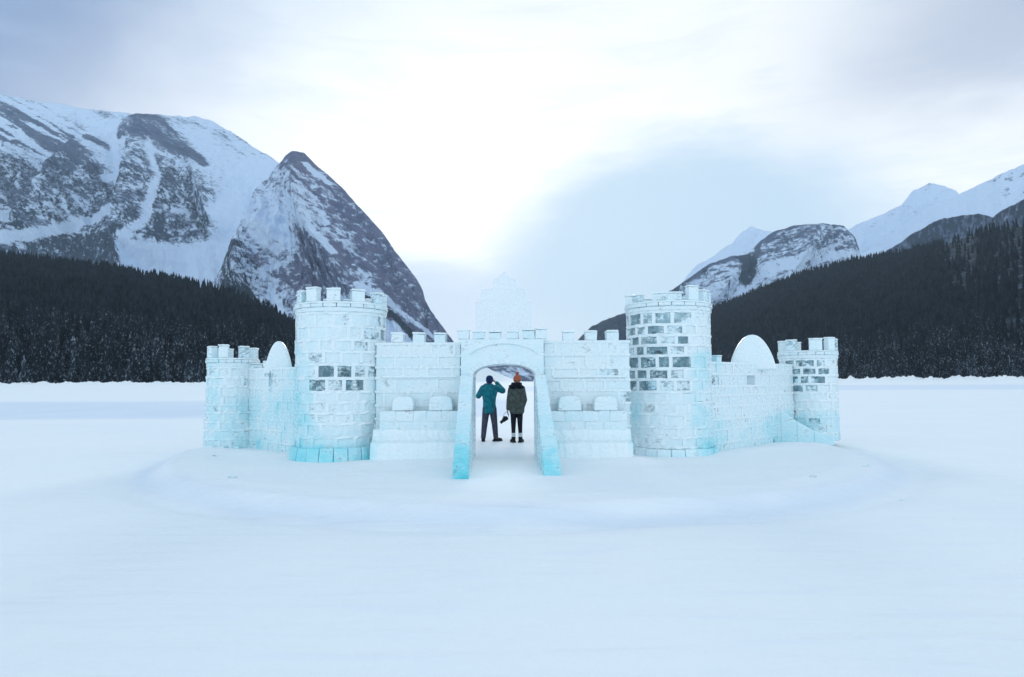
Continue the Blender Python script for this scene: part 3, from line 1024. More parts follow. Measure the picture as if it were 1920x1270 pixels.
def mat_left_front(x, y, front, c_):
    r = random.random()
    if near(y, 675, 728) and near(x, 592, 704): return ICE_CLEAR if r < 0.62 else (ICE_HALF if r < .92 else ICE)
    if near(y, 738, 770) and near(x, 640, 700): return ICE_HALF if r < .4 else ICE
    if near(y, 580, 650) and near(x, 600, 705): return ICE_HALF if r < 0.28 else ICE
    if near(y, 650, 672): return ICE_HALF if (near(x, 590, 612) or near(x, 678, 705)) else ICE
    if near(x, 700, 722) and y < 660: return ICE_HALF if r < 0.6 else ICE
    if x < 585 and near(y, 610, 640): return ICE_PALE
    if c_ == 0: return ICE_BLUE
    if c_ == 1: return ICE_BLUE if x < 600 else (ICE_LIGHT if x < 650 or x > 675 else ICE_PALE)
    if x < 592 and y > 690: return ICE_PALE if c_ > 5 else ICE_LIGHT
    if y > 780: return ICE_PALE if x < 620 or x > 670 else ICE
    return ICE if (y < 700 or x > 640) else ICE_PALE


def mat_right_front(x, y, front, c_):
    r = random.random()
    if near(y, 566, 735) and near(x, 1184, 1240): return ICE_CLEAR if r < 0.7 else ICE_HALF
    if near(y, 566, 735) and near(x, 1240, 1290): return ICE_HALF if r < 0.5 else (ICE_CLEAR if r < 0.8 else ICE)
    if near(y, 566, 740) and x < 1184: return ICE_HALF if r < 0.5 else ICE
    if x > 1292 and y > 690: return ICE_BLUE if c_ < 1 else (ICE_LIGHT if c_ < 5 else ICE_PALE)
    if c_ == 0: return ICE_LIGHT if x > 1290 or x < 1200 else ICE_PALE
    if y > 740 and x < 1203: return ICE_PALE
    return ICE


def mat_left_outer(x, y, front, c_):
    r = random.random()
    if c_ <= 1: return ICE_BLUE if x < 430 else ICE_LIGHT
    if c_ <= 3: return ICE_LIGHT if x < 420 else ICE_PALE
    if x < 412: return ICE_LIGHT if y > 690 else ICE_PALE
    if x > 458: return ICE_HALF if r < 0.3 else ICE
    return ICE


def mat_right_outer(x, y, front, c_):
    r = random.random()
    if near(y, 660, 735) and near(x, 1472, 1545): return ICE_CLEAR if r < 0.85 else ICE_HALF
    if near(y, 735, 790) and near(x, 1475, 1545): return ICE_HALF if r < 0.3 else ICE
    if c_ <= 1: return ICE_LIGHT if x > 1480 else ICE_PALE
    return ICE


def angs(cpx, r, pxs, D=14.4):
    res = []
    for q in pxs:
        s = max(-0.99, min(0.99, (q - cpx) / F * D / r))
        res.append(-PI / 2 + math.asin(s))
    return res


# merlons: (angle, width, height share, material)
aL = angs(637, 0.96, [573, 600, 643, 686])
ml = [(a, 0.27, h, m) for a, h, m in zip(aL, (0.95, 1.12, 1.0, 0.98), (ICE_HALF, ICE, ICE, ICE))]
ml += [(aL[-1] + 0.62 + 0.49 * k, 0.26, 0.9, ICE if k % 2 else ICE_HALF) for k in range(8)]
TL = tower('front_tower', 637, 866, 0.93, 566, 541, mat_left_front, ml, rtop=0.93, label='front tower left of the gate with mostly frosted walls and a cyan foot')
aR = angs(1255, 0.93, [1183, 1235, 1288, 1318])
mr = [(aR[0], 0.22, 0.7, ICE_HALF), (aR[1], 0.62, 0.7, ICE_HALF), (aR[2], 0.25, 1.25, ICE), (aR[3], 0.26, 1.0, ICE_HALF)]
mr += [(aR[3] + 0.62 + 0.5 * k, 0.26, 0.9, ICE) for k in range(7)]
TR = tower('front_tower', 1257, 857, 0.91, 564, 541, mat_right_front, mr, label='front tower right of the gate with dark see-through ice blocks')
aO = angs(434, 0.62, [399, 434, 452, 471], 16.3)
mo = [(aO[0], 0.25, 1.0, ICE_PALE), (aO[1], 0.22, 1.1, ICE), (aO[3], 0.22, 1.0, ICE_HALF)]
mo += [(aO[3] + 0.75 + 0.7 * k, 0.24, 0.9, ICE) for k in range(5)]
TOL = tower('outer_tower', 433, 843, 0.62, 672, 649, mat_left_outer, mo, n=11, pitch=0.23, rtop=0.57, label='small outer tower at the left end of the castle, pale blue')
aP = angs(1519, 0.72, [1476, 1513, 1545, 1562], 18.3)
mp = [(aP[0], 0.25, 0.95, ICE_HALF), (aP[1], 0.33, 1.0, ICE), (aP[2], 0.26, 1.1, ICE), (aP[3], 0.24, 1.0, ICE_HALF)]
mp += [(aP[3] + 0.75 + 0.7 * k, 0.24, 0.9, ICE) for k in range(5)]
TOR = tower('outer_tower', 1519, 828, 0.72, 658, 635, mat_right_outer, mp, n=12, pitch=0.225, label='small outer tower at the right end of the castle with see-through blocks')


# base plinth slabs round the front towers
def plinth(t, cpx, cx, cy, r, mats, a0, a1, h=0.27):
    b = MB()
    n = 9
    for k in range(n):
        q0 = a0 + (a1 - a0) * k / n; q1 = a0 + (a1 - a0) * (k + 1) / n - 0.006
        b.bent(cx, cy, r + 0.02, r + 0.14 + random.uniform(-.02, .03), q0, q1, PADZ - 0.04, PADZ + h * random.uniform(.93, 1.05), mats[k % len(mats)], 3, 0.01, flare=-0.05)
    cpart(b, 'plinth', t, bevel=0.02)


plinth(TL[3], 637, TL[0], TL[1], 0.93, [ICE_BLUE, ICE_DEEP, ICE_BLUE, ICE_BLUE, ICE_BLUE, ICE_DEEP, ICE_LIGHT, ICE_LIGHT, ICE_PALE], R(-178), R(-35))
plinth(TR[3], 1257, TR[0], TR[1], 0.91, [ICE, ICE, ICE_PALE, ICE, ICE_PALE, ICE_LIGHT, ICE_BLUE, ICE_LIGHT, ICE_BLUE], R(-150), R(-5), 0.16)


# walls
def wall(name, A, B, z1, thick, matfn, merl=None, mh=0.22, n_c=None, label=None, blen=0.42, gap=0.045, holes=()):
    A = Vector((A[0], A[1], 0)); B = Vector((B[0], B[1], 0))
    L = (B - A).length
    ux = (B - A).normalized()
    uy = Vector((-ux.y, ux.x, 0))
    if uy.y > 0: uy = -uy                       # outward = towards the viewer
    z0 = PADZ - 0.03
    nc = n_c or max(4, round((z1 - z0) / 0.24)); ph = (z1 - z0) / nc
    mb = MB()
    zs_ = np.cumsum([0] + [random.uniform(.82, 1.18) for _ in range(nc)]); zs_ = z0 + zs_ / zs_[-1] * nc * ph
    for c_ in range(nc):
        za, zb = float(zs_[c_]), float(zs_[c_ + 1])
        n = max(1, round(L / blen))
        xs = [0.0] + [L * (k + (0.5 if c_ % 2 else 0) + random.uniform(-.22, .22)) / n for k in range(1 - (c_ % 2), n)] + [L]
        xs = sorted(x for x in xs if 0 <= x <= L)
        for a, b in zip(xs[:-1], xs[1:]):
            if b - a < 0.06: continue
            p = A + ux * ((a + b) / 2)
            sx_, sy_ = proj(np.array(p.x), np.array(p.y), np.array((za + zb) / 2))
            if any(h[0] < sx_ < h[1] and h[2] < sy_ < h[3] for h in holes): continue
            m = matfn(float(sx_), float(sy_), c_)
            mb.frame_box(A, ux, uy, a + gap / 2, b - gap / 2, -thick / 2, thick / 2 + random.uniform(-.007, .007), za + gap / 2, zb - gap / 2, m, 0.006)
            if b < L - 0.01:
                mb.frame_box(A, ux, uy, b - gap / 2 - .008, b + gap / 2 + .008, -thick / 2 + .01, thick / 2 + random.uniform(.008, .016), za + gap / 2 + .001, zb - gap / 2 - .001, RIME, 0.0)
        segs = 14
        for k in range(segs):
            mb.frame_box(A, ux, uy, L * k / segs, L * (k + 1) / segs - .001, -thick / 2 + .012, thick / 2 + random.uniform(.009, .018), zb - gap / 2 - .006, zb + gap / 2 + .006, RIME, 0.0)
    o = cpart(mb, name, bevel=0.006, label=label)
    for (s, wdt, hf) in (merl or []):
        b = MB()
        b.frame_box(A, ux, uy, s - wdt / 2, s + wdt / 2, -thick / 2 + .02, thick / 2 - .012, z1 + gap / 2 + .002, z1 + mh * hf, ICE if random.random() < .7 else ICE_PALE, 0.012)
        b.frame_box(A, ux, uy, s - wdt / 2 - .01, s + wdt / 2 + .01, -thick / 2 + .01, thick / 2 - .002, z1 + mh * hf + .001, z1 + mh * hf + 0.04, RIME, 0.01)
        cpart(b, 'merlon', o, bevel=0.03)
    return o, A, ux, uy, L


WD = 14.35


def mat_wall(x, y, c_):
    r = random.random()
    return ICE if r < 0.93 else (ICE_PALE if r < 0.97 else ICE_HALF)


def px2x(px, D): return (P(px, 714, D)).x


zw = P(780, 645, WD - .15).z
pL = [px2x(q, WD) for q in (706, 866)]
mer = [(px2x(q, WD) - pL[0], 0.24, 1.0) for q in (746, 786, 826)]
wl = wall('curtain_wall', (pL[0], WD), (pL[1], WD), zw, 0.34, mat_wall, mer, 0.20, label='curtain wall left of the gate with a low crenellated wall before it')
zw2 = P(1120, 641, WD - .15).z
pR = [px2x(q, WD) for q in (1018, 1180)]
mer = [(px2x(q, WD) - pR[0], 0.24, 1.0) for q in (1066, 1108, 1148)]
wr = wall('curtain_wall', (pR[0], WD), (pR[1], WD), zw2, 0.34, mat_wall, mer, 0.20, label='curtain wall right of the gate with a low crenellated wall before it')


def low_wall(parent, xa, xb, merlons):
    y0, y1 = WD - 0.52, WD - 0.22
    b = MB()
    x0, x1 = px2x(xa, y0), px2x(xb, y0)
    zt = P(xa, 771, y0).z
    n = 9
    zc_ = [PADZ - .03, P(xa, 812, y0).z, P(xa, 791, y0).z, zt]
    for k, (za, zb) in enumerate(zip(zc_[:-1], zc_[1:])):
        cuts = [x0] + [x0 + (x1 - x0) * (i + .5 * (k % 2) + random.uniform(-.2, .2)) / 5 for i in range(1, 5)] + [x1]
        for p_, q_ in zip(cuts[:-1], cuts[1:]):
            b.box((p_ + .006, y0 + random.uniform(-.008, .008), za + .004), (q_ - .006, y1, zb - .004), ICE if random.random() < .7 else ICE_PALE, .007)
    b.box((x0, y0 + .012, PADZ - .03), (x1, y1 - .01, zt - .012), RIME)
    w_ = cpart(b, 'low_wall', parent, bevel=0.008)
    for q in merlons:
        cx = px2x(q, y0); hw = (21 + random.uniform(-1.5, 1.5)) / F * y0
        zt2 = P(q, 743 + random.uniform(-1.5, 1.5), y0).z
        b = MB()
        pts = [(cx - hw, zt + .002), (cx + hw, zt + .002), (cx + hw * random.uniform(.96, 1.02), zt + (zt2 - zt) * .45)]
        for k in range(1, 8):
            an = PI * k / 8
            pts.append((cx + math.cos(an) * hw * .97, zt + (zt2 - zt) * (.55 + .45 * math.sin(an) ** .45) + random.uniform(-.004, .004)))
        pts.append((cx - hw * random.uniform(.96, 1.02), zt + (zt2 - zt) * .45))
        b.prism(pts, y0 + .01, y1 - .02, ICE)
        cpart(b, 'merlon', parent, bevel=0.02)


low_wall(wl[0], 712, 860, (755, 826))
low_wall(wr[0], 1026, 1176, (1068, 1136))
for o_, (a, b_) in ((wl[0], (704, 858)), (wr[0], (1028, 1178))):
    # stepped plinth in front of the curtain wall, and the string course
    mb = MB()
    x0, x1 = px2x(a, 14.0), px2x(b_, 14.0)
    n = 26
    za_, zb_ = P(a, 803, 14.0).z, P(a, 828, 13.8).z
    prof0 = [(WD - .45, za_), (WD - .56, za_ - .015), (WD - .60, zb_ + .12), (WD - .66, zb_ + .03), (WD - .82, zb_ - .01), (WD - .87, PADZ - .04), (WD - .45, PADZ - .04)]
    vs = []
    for k in range(n + 1):
        x = x0 + (x1 - x0) * k / n
        for i, (yy, zz) in enumerate(prof0):
            j = 0 if i in (0, 5, 6) else 1
            vs.append((x, yy + j * random.uniform(-.012, .012), zz + j * random.uniform(-.012, .012)))
    m_ = len(prof0)
    fs = [(k * m_ + i, (k + 1) * m_ + i, (k + 1) * m_ + (i + 1) % m_, k * m_ + (i + 1) % m_) for k in range(n) for i in range(m_)]
    fs += [tuple(range(m_)), tuple(n * m_ + i for i in range(m_ - 1, -1, -1))]
    mb.add(vs, fs, RIME)
    cpart(mb, 'plinth', o_, bevel=0.02)
    mb = MB()
    mb.box((x0 + .1, WD - 0.215, P(a, 709, 14.1).z), (x1 - .02, WD - 0.165, P(a, 704.5, 14.1).z), RIME, .003)
    cpart(mb, 'string_course', o_, bevel=0.01)

# gatehouse with a low arch
gate = MB()
gx0, gx1 = px2x(864, 14.0), px2x(1020, 14.0)
YF, YB = 13.98, 15.0
ax0, ax1 = px2x(887, YF), px2x(1004, YF)
zsp = P(945, 707, YF).z; ztop = P(945, 683, YF).z
zg = P(945, 636, YF).z
outl = [(gx0, PADZ - .03), (gx0, zg), (gx1, zg), (gx1, PADZ - .03), (ax1, PADZ - .03), (ax1, zsp)]
cxm = (ax0 + ax1) / 2; hw = (ax1 - ax0) / 2
NA = 18
for k in range(1, NA):
    a = PI * k / NA
    outl.append((cxm + math.cos(a) * hw, zsp + math.sin(a) ** 0.85 * (ztop - zsp)))
outl += [(ax0, zsp), (ax0, PADZ - .03)]
gate.prism(outl, YF, YB, ICE)
gh = cpart(gate, 'gatehouse', bevel=0.02, label='gatehouse with a low arched passage in the middle of the castle')
b = MB()                                                   # arch trim
o1, i1 = [], []
for k in range(NA + 1):
    a = PI * k / NA
    s_ = math.sin(a) ** 0.85 if 0 < k < NA else 0
    o1.append((cxm + math.cos(a) * (hw + .10), zsp + s_ * (ztop - zsp + .10)))
    i1.append((cxm + math.cos(a) * (hw + .004), zsp + s_ * (ztop - zsp + .004)))
for k in range(NA):
    vs = [(o1[k][0], YF - .04, o1[k][1]), (o1[k + 1][0], YF - .04, o1[k + 1][1]), (i1[k + 1][0], YF - .04, i1[k + 1][1]), (i1[k][0], YF - .04, i1[k][1])]
    vs += [(x, YF + .02, z) for x, y, z in vs]
    b.add(vs, [(0, 1, 2, 3), (7, 6, 5, 4), (0, 4, 5, 1), (1, 5, 6, 2), (2, 6, 7, 3), (3, 7, 4, 0)], ICE if k % 2 else RIME)
cpart(b, 'arch_ring', gh, bevel=0.008)
b = MB()                                                   # curved moulding high on the gate
for k in range(20):
    a = PI * (0.18 + 0.64 * k / 20); a2 = PI * (0.18 + 0.64 * (k + 1) / 20)
    rr = 1.35
    zc_ = P(945, 643, YF).z - rr * 0.36
    pts = [(cxm + math.cos(q) * rr * 0.62, zc_ + math.sin(q) * rr * 0.36) for q in (a, a2)]
    vs = [(pts[0][0], YF - .03, pts[0][1] + .02), (pts[1][0], YF - .03, pts[1][1] + .02), (pts[1][0], YF - .03, pts[1][1] - .02), (pts[0][0], YF - .03, pts[0][1] - .02)]
    vs += [(x, YF + .01, z) for x, y, z in vs]
    b.add(vs, [(0, 1, 2, 3), (7, 6, 5, 4), (0, 4, 5, 1), (1, 5, 6, 2), (2, 6, 7, 3), (3, 7, 4, 0)], RIME)
cpart(b, 'moulding', gh, bevel=0.006)
for q, hf, m in ((868, 1, ICE), (897, .8, ICE_PALE), (928, 0.8, ICE), (962, .8, ICE), (992, 1, ICE_PALE), (1015, 1.1, ICE)):
    x = px2x(q, YF)
    b = MB()
    zt = zg + .003
    b.box((x - .12, YF + .03, zt), (x + .12, YF + .35, zt + .17 * hf), m, .01)
    b.box((x - .13, YF + .02, zt + .17 * hf + .001), (x + .13, YF + .36, zt + .17 * hf + .04), RIME, .01)
    cpart(b, 'merlon', gh, bevel=0.03)
# faint clear gable behind the gate parapet
KD = 14.75
kx = lambda q: px2x(q, KD)
kz = lambda q: P(945, q, KD).z
gab = [(892, 640), (892, 566), (902, 566), (902, 543), (924, 541), (926, 524), (936, 520), (946, 508), (956, 520), (966, 524), (968, 540), (984, 542), (986, 566), (996, 566), (996, 640)]
b = MB()
b.prism([(kx(x), kz(y)) for x, y in gab], KD, KD + 0.25, SHEER)
cpart(b, 'gable', gh, bevel=0.02, label='stepped clear ice gable rising pale above the gate')

# sloping side walls flanking the path in front of the arch
for tx0, tx1, bx0, bx1, ybot in ((863, 888, 848, 878, 899), (1003, 1024, 1018, 1051, 893)):
    b = MB()
    nseg = 10
    ztop_ = P(870, 703, YF).z
    Dend = G(870, ybot, PADZ).y
    xa = (px2x(tx0, YF), px2x(tx1, YF)); xb = (px2x(bx0, Dend), px2x(bx1, Dend))
    for k in range(nseg):
        t0, t1 = k / nseg, (k + 1) / nseg
        def at(t):
            return YF - 0.05 + (Dend - YF + .05) * t, xa[0] + (xb[0] - xa[0]) * t, xa[1] + (xb[1] - xa[1]) * t, ztop_ + (PADZ + 0.18 - ztop_) * (t ** 0.9)
        y0, l0, r0, z0_ = at(t0); y1, l1, r1, z1_ = at(t1)
        y1 += 0.012
        j = random.uniform(-.008, .008)
        m = ICE_PALE if k < 3 else (ICE_LIGHT if k < 6 else (ICE_BLUE if k < 9 else ICE_DEEP))
        vs = [(l0 + j, y0, PADZ - .03), (r0 + j, y0, PADZ - .03), (r1 + j, y1, PADZ - .03), (l1 + j, y1, PADZ - .03), (l0 + j, y0, z0_), (r0 + j, y0, z0_), (r1 + j, y1, z1_), (l1 + j, y1, z1_)]
        b.add(vs, [(3, 2, 1, 0), (4, 5, 6, 7), (0, 1, 5, 4), (1, 2, 6, 5), (2, 3, 7, 6), (3, 0, 4, 7)], m)
    cpart(b, 'ramp_wall', castle, bevel=0.025, label='sloping cyan side wall ' + ('left' if tx0 < 900 else 'right') + ' of the gate path')

# side walls to the outer towers, each with an arched gable
ZD = 17.3


def mat_side_l(x, y, c_):
    r = random.random()
    if c_ <= 1: return ICE_LIGHT
    if c_ <= 3: return ICE_PALE
    if r < 0.10: return ICE_HALF
    return ICE_PALE if c_ <= 4 else ICE


def mat_side_r(x, y, c_):
    r = random.random()
    if r < 0.05: return ICE_HALF
    return ICE_PALE if c_ == 0 or r < .1 else ICE


sl_ = wall('side_wall', (px2x(468, 16.9), 16.9), (px2x(566, 15.2), 15.2), P(520, 692, 16).z, 0.28, mat_side_l, [(0.35, .2, .7), (1.02, .2, 1.0)], 0.16, label='side wall joining the left outer tower to the front tower')
sr_ = wall('side_wall', (px2x(1322, 15.2), 15.2), (px2x(1478, 18.2), 18.2), P(1400, 683, 16.5).z, 0.28, mat_side_r, [(0.42, .2, .9), (2.95, .2, .9)], 0.16, label='side wall joining the right outer tower to the front tower', holes=((1386, 1411, 697, 715),))


def dome_gable(parent, pxc, hwpx, toppy, botpy, D, mat, label):
    b = MB()
    pts = []
    n = 22
    for k in range(n + 1):
        u = -1 + 2 * k / n
        z = (1 - abs(u) ** 2.1) ** 0.85 if abs(u) < 1 else 0
        pts.append((pxc + u * hwpx, botpy + (toppy - botpy) * z))
    pts = [(px2x(pxc - hwpx - 4, D), P(pxc, botpy + 10, D).z)] + [(px2x(x, D), P(pxc, y, D).z) for x, y in pts] + [(px2x(pxc + hwpx + 4, D), P(pxc, botpy + 10, D).z)]
    b.prism(pts, D - .08, D + .08, mat)
    cpart(b, 'arched_gable', parent, bevel=0.05, label=label)


dome_gable(sl_[0], 522, 25, 640, 692, 16.0, RIME, 'narrow arched ice gable on the left side wall')
dome_gable(sr_[0], 1412, 42, 628, 684, 16.7, RIME, 'wide frosted arched gable on the right side wall')
for (parent, x0, x1, y0, y1, D, m) in ((sl_[0], 505, 513, 700, 735, 15.85, ICE_HALF), (sl_[0], 517, 527, 705, 722, 15.75, ICE_CLEAR), (sl_[0], 543, 549, 705, 745, 15.5, ICE_HALF)):
    b = MB()
    b.box((px2x(x0, D), D - .04, P(x0, y1, D).z), (px2x(x1, D), D + .1, P(x0, y0, D).z), m, .006)
    cpart(b, 'ice_slot', parent, bevel=0.01)

# curved sloping buttress beside the right outer tower
b = MB()
BD = 17.1
top = [(1418, 742), (1436, 748), (1462, 766), (1492, 790), (1524, 808), (1560, 820)]
base = 831
for k in range(len(top) - 1):
    (xa_, ya_), (xb_, yb_) = top[k], top[k + 1]
    d0 = BD + 0.5 * (1 - k / 4); d1 = BD + 0.5 * (1 - (k + 1) / 4)
    for lay, m in ((0, ICE_PALE),):
        za0, zb0 = P(xa_, ya_, d0).z, P(xb_, yb_, d1).z
        lo0, lo1 = (PADZ - .03, PADZ - .03) if lay == 0 else (za0 + .001, zb0 + .001)
        hi0, hi1 = (za0, zb0) if lay == 0 else (za0 + .06, zb0 + .06)
        l, r_ = px2x(xa_, d0), px2x(xb_, d1) + .002
        vs = [(l, d0, lo0), (r_, d1, lo1), (r_, d1 + .4, lo1), (l, d0 + .4, lo0), (l, d0, hi0), (r_, d1, hi1), (r_, d1 + .4, hi1), (l, d0 + .4, hi0)]
        b.add(vs, [(3, 2, 1, 0), (4, 5, 6, 7), (0, 1, 5, 4), (1, 2, 6, 5), (2, 3, 7, 6), (3, 0, 4, 7)], m)
cpart(b, 'buttress', castle, bevel=0.02, label='sloping blue ice buttress before the right outer tower')
b = MB()
p0 = G(384, 845, PADZ)
for k in range(5):
    x0 = px2x(381 + 21 * k, p0.y); y_ = p0.y + 0.05 + 0.10 * k * k * .5
    b.box((x0, y_, PADZ - .03), (x0 + .235, y_ + .25, PADZ + .10 - .008 * k), ICE_BLUE if k != 1 else ICE_PALE, .01)
cpart(b, 'plinth', TOL[3], bevel=0.02)


# ------------------------------------------------------------------ people
def voxel_mesh(mb, name, voxel, parent=None, smooth_it=4, mats=None):
    tmp = mb.build(name + '_tmp')
    rm = tmp.modifiers.new('r', 'REMESH'); rm.mode = 'VOXEL'; rm.voxel_size = voxel; rm.use_smooth_shade = True
    if smooth_it:
        sm = tmp.modifiers.new('s', 'SMOOTH'); sm.iterations = smooth_it; sm.factor = 0.5
    dg = bpy.context.evaluated_depsgraph_get()
    me = bpy.data.meshes.new_from_object(tmp.evaluated_get(dg))
    me.name = name
    me.materials.clear()
    for m in (mats or mb.mats): me.materials.append(m)
    bpy.data.objects.remove(tmp)
    return link(name, me, parent)


def ball(mb, c, r, mat, n=10):
    r = (r, r, r) if isinstance(r, (int, float)) else r
    vs, fs = [], []
    for i in range(n + 1):
        th = PI * i / n
        for j in range(2 * n):
            ph = PI * j / n
            vs.append((c[0] + r[0] * math.sin(th) * math.cos(ph), c[1] + r[1] * math.sin(th) * math.sin(ph), c[2] + r[2] * math.cos(th)))
    for i in range(n):
        for j in range(2 * n):
            a = i * 2 * n + j; b2 = i * 2 * n + (j + 1) % (2 * n)
            fs.append((a, b2, b2 + 2 * n, a + 2 * n))
    # merge poles by tiny caps
    mb.add(vs, fs, mat)


def limb(mb, pts, rad, mat, n=12, flat=1.0):
    """tapered tube through pts with ball joints"""
    pts = [Vector(p) for p in pts]
    for i in range(len(pts) - 1):
        a, b2 = pts[i], pts[i + 1]
        d = (b2 - a).normalized()
        up = Vector((0, 1, 0)) if abs(d.y) < 0.9 else Vector((1, 0, 0))
        s = d.cross(up).normalized(); u = s.cross(d)
        vs = []
        for p, r in ((a, rad[i]), (b2, rad[i + 1])):
            for k in range(n):
                q = 2 * PI * k / n
                vs.append(p + s * (r * math.cos(q)) + u * (r * flat * math.sin(q)))
        fs = [(k, (k + 1) % n, n + (k + 1) % n, n + k) for k in range(n)] + [tuple(range(n - 1, -1, -1)), tuple(range(n, 2 * n))]
        mb.add(vs, fs, mat)
    for p, r in zip(pts, rad): ball(mb, p, (r, r, r) if flat == 1 else (r, r * flat, r), mat, 6)


def loft(mb, rings, mat, n=28, fold=0.0, seed=1):
    """rings: (z, cx, cy, rx, ry)"""
    vs = []
    for (z, cx, cy, rx, ry) in rings:
        for k in range(n):
            a = 2 * PI * k / n
            q = 1 + fold * (math.sin(a * 5 + z * 9 + seed) + 0.6 * math.sin(a * 9 - z * 14 + seed * 2)) * 0.5
            vs.append((cx + rx * q * math.cos(a), cy + ry * q * math.sin(a), z + fold * 0.1 * math.sin(a * 4 + seed)))
    m = len(rings)
    fs = [(i * n + k, i * n + (k + 1) % n, (i + 1) * n + (k + 1) % n, (i + 1) * n + k) for i in range(m - 1) for k in range(n)]
    fs += [tuple(range(n - 1, -1, -1)), tuple(range((m - 1) * n, m * n))]
    mb.add(vs, fs, mat)


SKIN = plain('skin', (0.45, 0.27, 0.20), 0.6, 30, 0.1)
TEAL = plain('teal_shell', (0.004, 0.145, 0.185), 0.6, 14, 0.35, bump=0.5)
NAVY = plain('navy_knit', (0.008, 0.028, 0.085), 0.9, 60, 0.3)
SLATE = plain('slate_trousers', (0.055, 0.06, 0.085), 0.85, 12, 0.3, bump=0.4)
OLIVE = plain('grey_green_coat', (0.062, 0.078, 0.072), 0.85, 12, 0.3, bump=0.5)
FUR = plain('black_fur', (0.007, 0.009, 0.016), 0.95, 90, 0.5, bump=0.8)
LEG = plain('black_leggings', (0.009, 0.010, 0.018), 0.75, 20, 0.3)
RUST = plain('rust_knit', (0.40, 0.11, 0.06), 0.95, 60, 0.25, bump=0.6)
SOCK = plain('pale_sock', (0.55, 0.58, 0.62), 0.95, 60, 0.1)
BOOT = plain('black_boot', (0.008, 0.009, 0.012), 0.5, 15, 0.3)
GLOVE = plain('dark_glove', (0.012, 0.016, 0.022), 0.8, 30, 0.3)
BLACKP = plain('black_plastic', (0.010, 0.010, 0.012), 0.35, 40, 0.2)
STRAP = plain('pale_strap', (0.6, 0.62, 0.64), 0.8, 40, 0.1)
LENS = plain('lens_glass', (0.01, 0.012, 0.02), 0.08, 5, 0.1, spec=0.6)
HAIR = plain('brown_hair', (0.06, 0.035, 0.022), 0.7, 60, 0.3)


def hand(mb, wrist, d, spread, curl, mat, thumb_side):
    """palm, five separate fingers of different lengths with a knuckle bend; d = direction, spread = across, curl = palm side"""
    d = Vector(d).normalized(); s = Vector(spread).normalized(); c_ = Vector(curl).normalized(); wv = Vector(wrist)
    for k in (-1, -.33, .33, 1):
        limb(mb, [wv, wv + d * 0.085 + s * (k * 0.030)], [0.019, 0.013], mat, 8)
    for k, L in ((-1, .062), (-.33, .074), (.33, .078), (1, .070)):
        a = wv + d * 0.085 + s * (k * 0.031)
        b2 = a + d * (L * .45) + c_ * 0.012
        e = b2 + d * (L * .25) + c_ * (L * .45)
        limb(mb, [a, b2, e], [0.0105, 0.0095, 0.0085], mat, 8)
    a = wv + d * 0.03 + s * (thumb_side * 0.028)
    b2 = a + d * 0.035 + s * (thumb_side * 0.028) + c_ * 0.01
    limb(mb, [a, b2, b2 + d * 0.03 + c_ * 0.012], [0.013, 0.011, 0.0095], mat, 8)


def body_mesh(pelvis_z, legs, arms, headc, mat, hands):
    mb = MB()
    limb(mb, [(0, 0, pelvis_z), (0, 0, pelvis_z + .18), (0, 0.0, pelvis_z + .36), (0, 0, pelvis_z + .46)], [0.125, 0.115, 0.14, 0.11], mat, 14, 0.8)
    limb(mb, [(0, -0.01, pelvis_z + .44), (0, 0.01, headc[2] - .08)], [0.06, 0.055], mat)
    hx, hy, hz = headc
    ball(mb, headc, (0.078, 0.098, 0.115), mat, 12)
    limb(mb, [(hx, hy + .03, hz - .06), (hx, hy + .07, hz - .085)], [.055, .035], mat)      # jaw and chin
    limb(mb, [(hx, hy + .09, hz + .01), (hx, hy + .115, hz - .02)], [.010, .014], mat, 8)   # nose
    for s in (-1, 1):
        ball(mb, (hx + s * .079, hy, hz - .005), (.012, .02, .03), mat, 6)                  # ears
    limb(mb, [(hx - .02, hy + .098, hz - .05), (hx + .02, hy + .098, hz - .05)], [.007, .007], mat, 6)
    for pts in legs: limb(mb, pts, [0.088, 0.062, 0.045, 0.042][:len(pts)], mat)
    for pts in arms: limb(mb, pts, [0.055, 0.043, 0.032][:len(pts)], mat)
    for h in hands: hand(mb, *h[:4], mat, h[4])
    return mb


def eyes(parent, headc):
    for s in (-1, 1):
        b = MB(); ball(b, (headc[0] + s * .03, headc[1] + .086, headc[2] + .015), .012, STRAP, 8)
        b.build('eye', parent, smooth=True)


def boot(parent, ankle, toe_dir, mat, top=0.16):
    x, y, z = ankle
    t = Vector(toe_dir).normalized()
    b = MB()
    limb(b, [(x, y, top), (x, y, 0.07)], [0.058, 0.055], mat)
    limb(b, [(x - t.x * .04, y - t.y * .04, 0.045), (x + t.x * .11, y + t.y * .11, 0.045), (x + t.x * .17, y + t.y * .17, 0.04)], [0.045, 0.046, 0.036], mat)
    sole = [(x + t.x * f_ - t.y * g_, y + t.y * f_ + t.x * g_) for f_, g_ in ((-.09, -.045), (.08, -.052), (.20, -.035), (.215, 0), (.20, .035), (.08, .052), (-.09, .045))]
    n = len(sole)
    b.add([(p[0], p[1], 0.0) for p in sole] + [(p[0], p[1], 0.03) for p in sole], [tuple(range(n - 1, -1, -1)), tuple(range(n, 2 * n))] + [(i, (i + 1) % n, n + (i + 1) % n, n + i) for i in range(n)], mat)
    return voxel_mesh(b, 'boot', 0.009, parent, 2)


PDEP = G(918, 828, PADZ).y
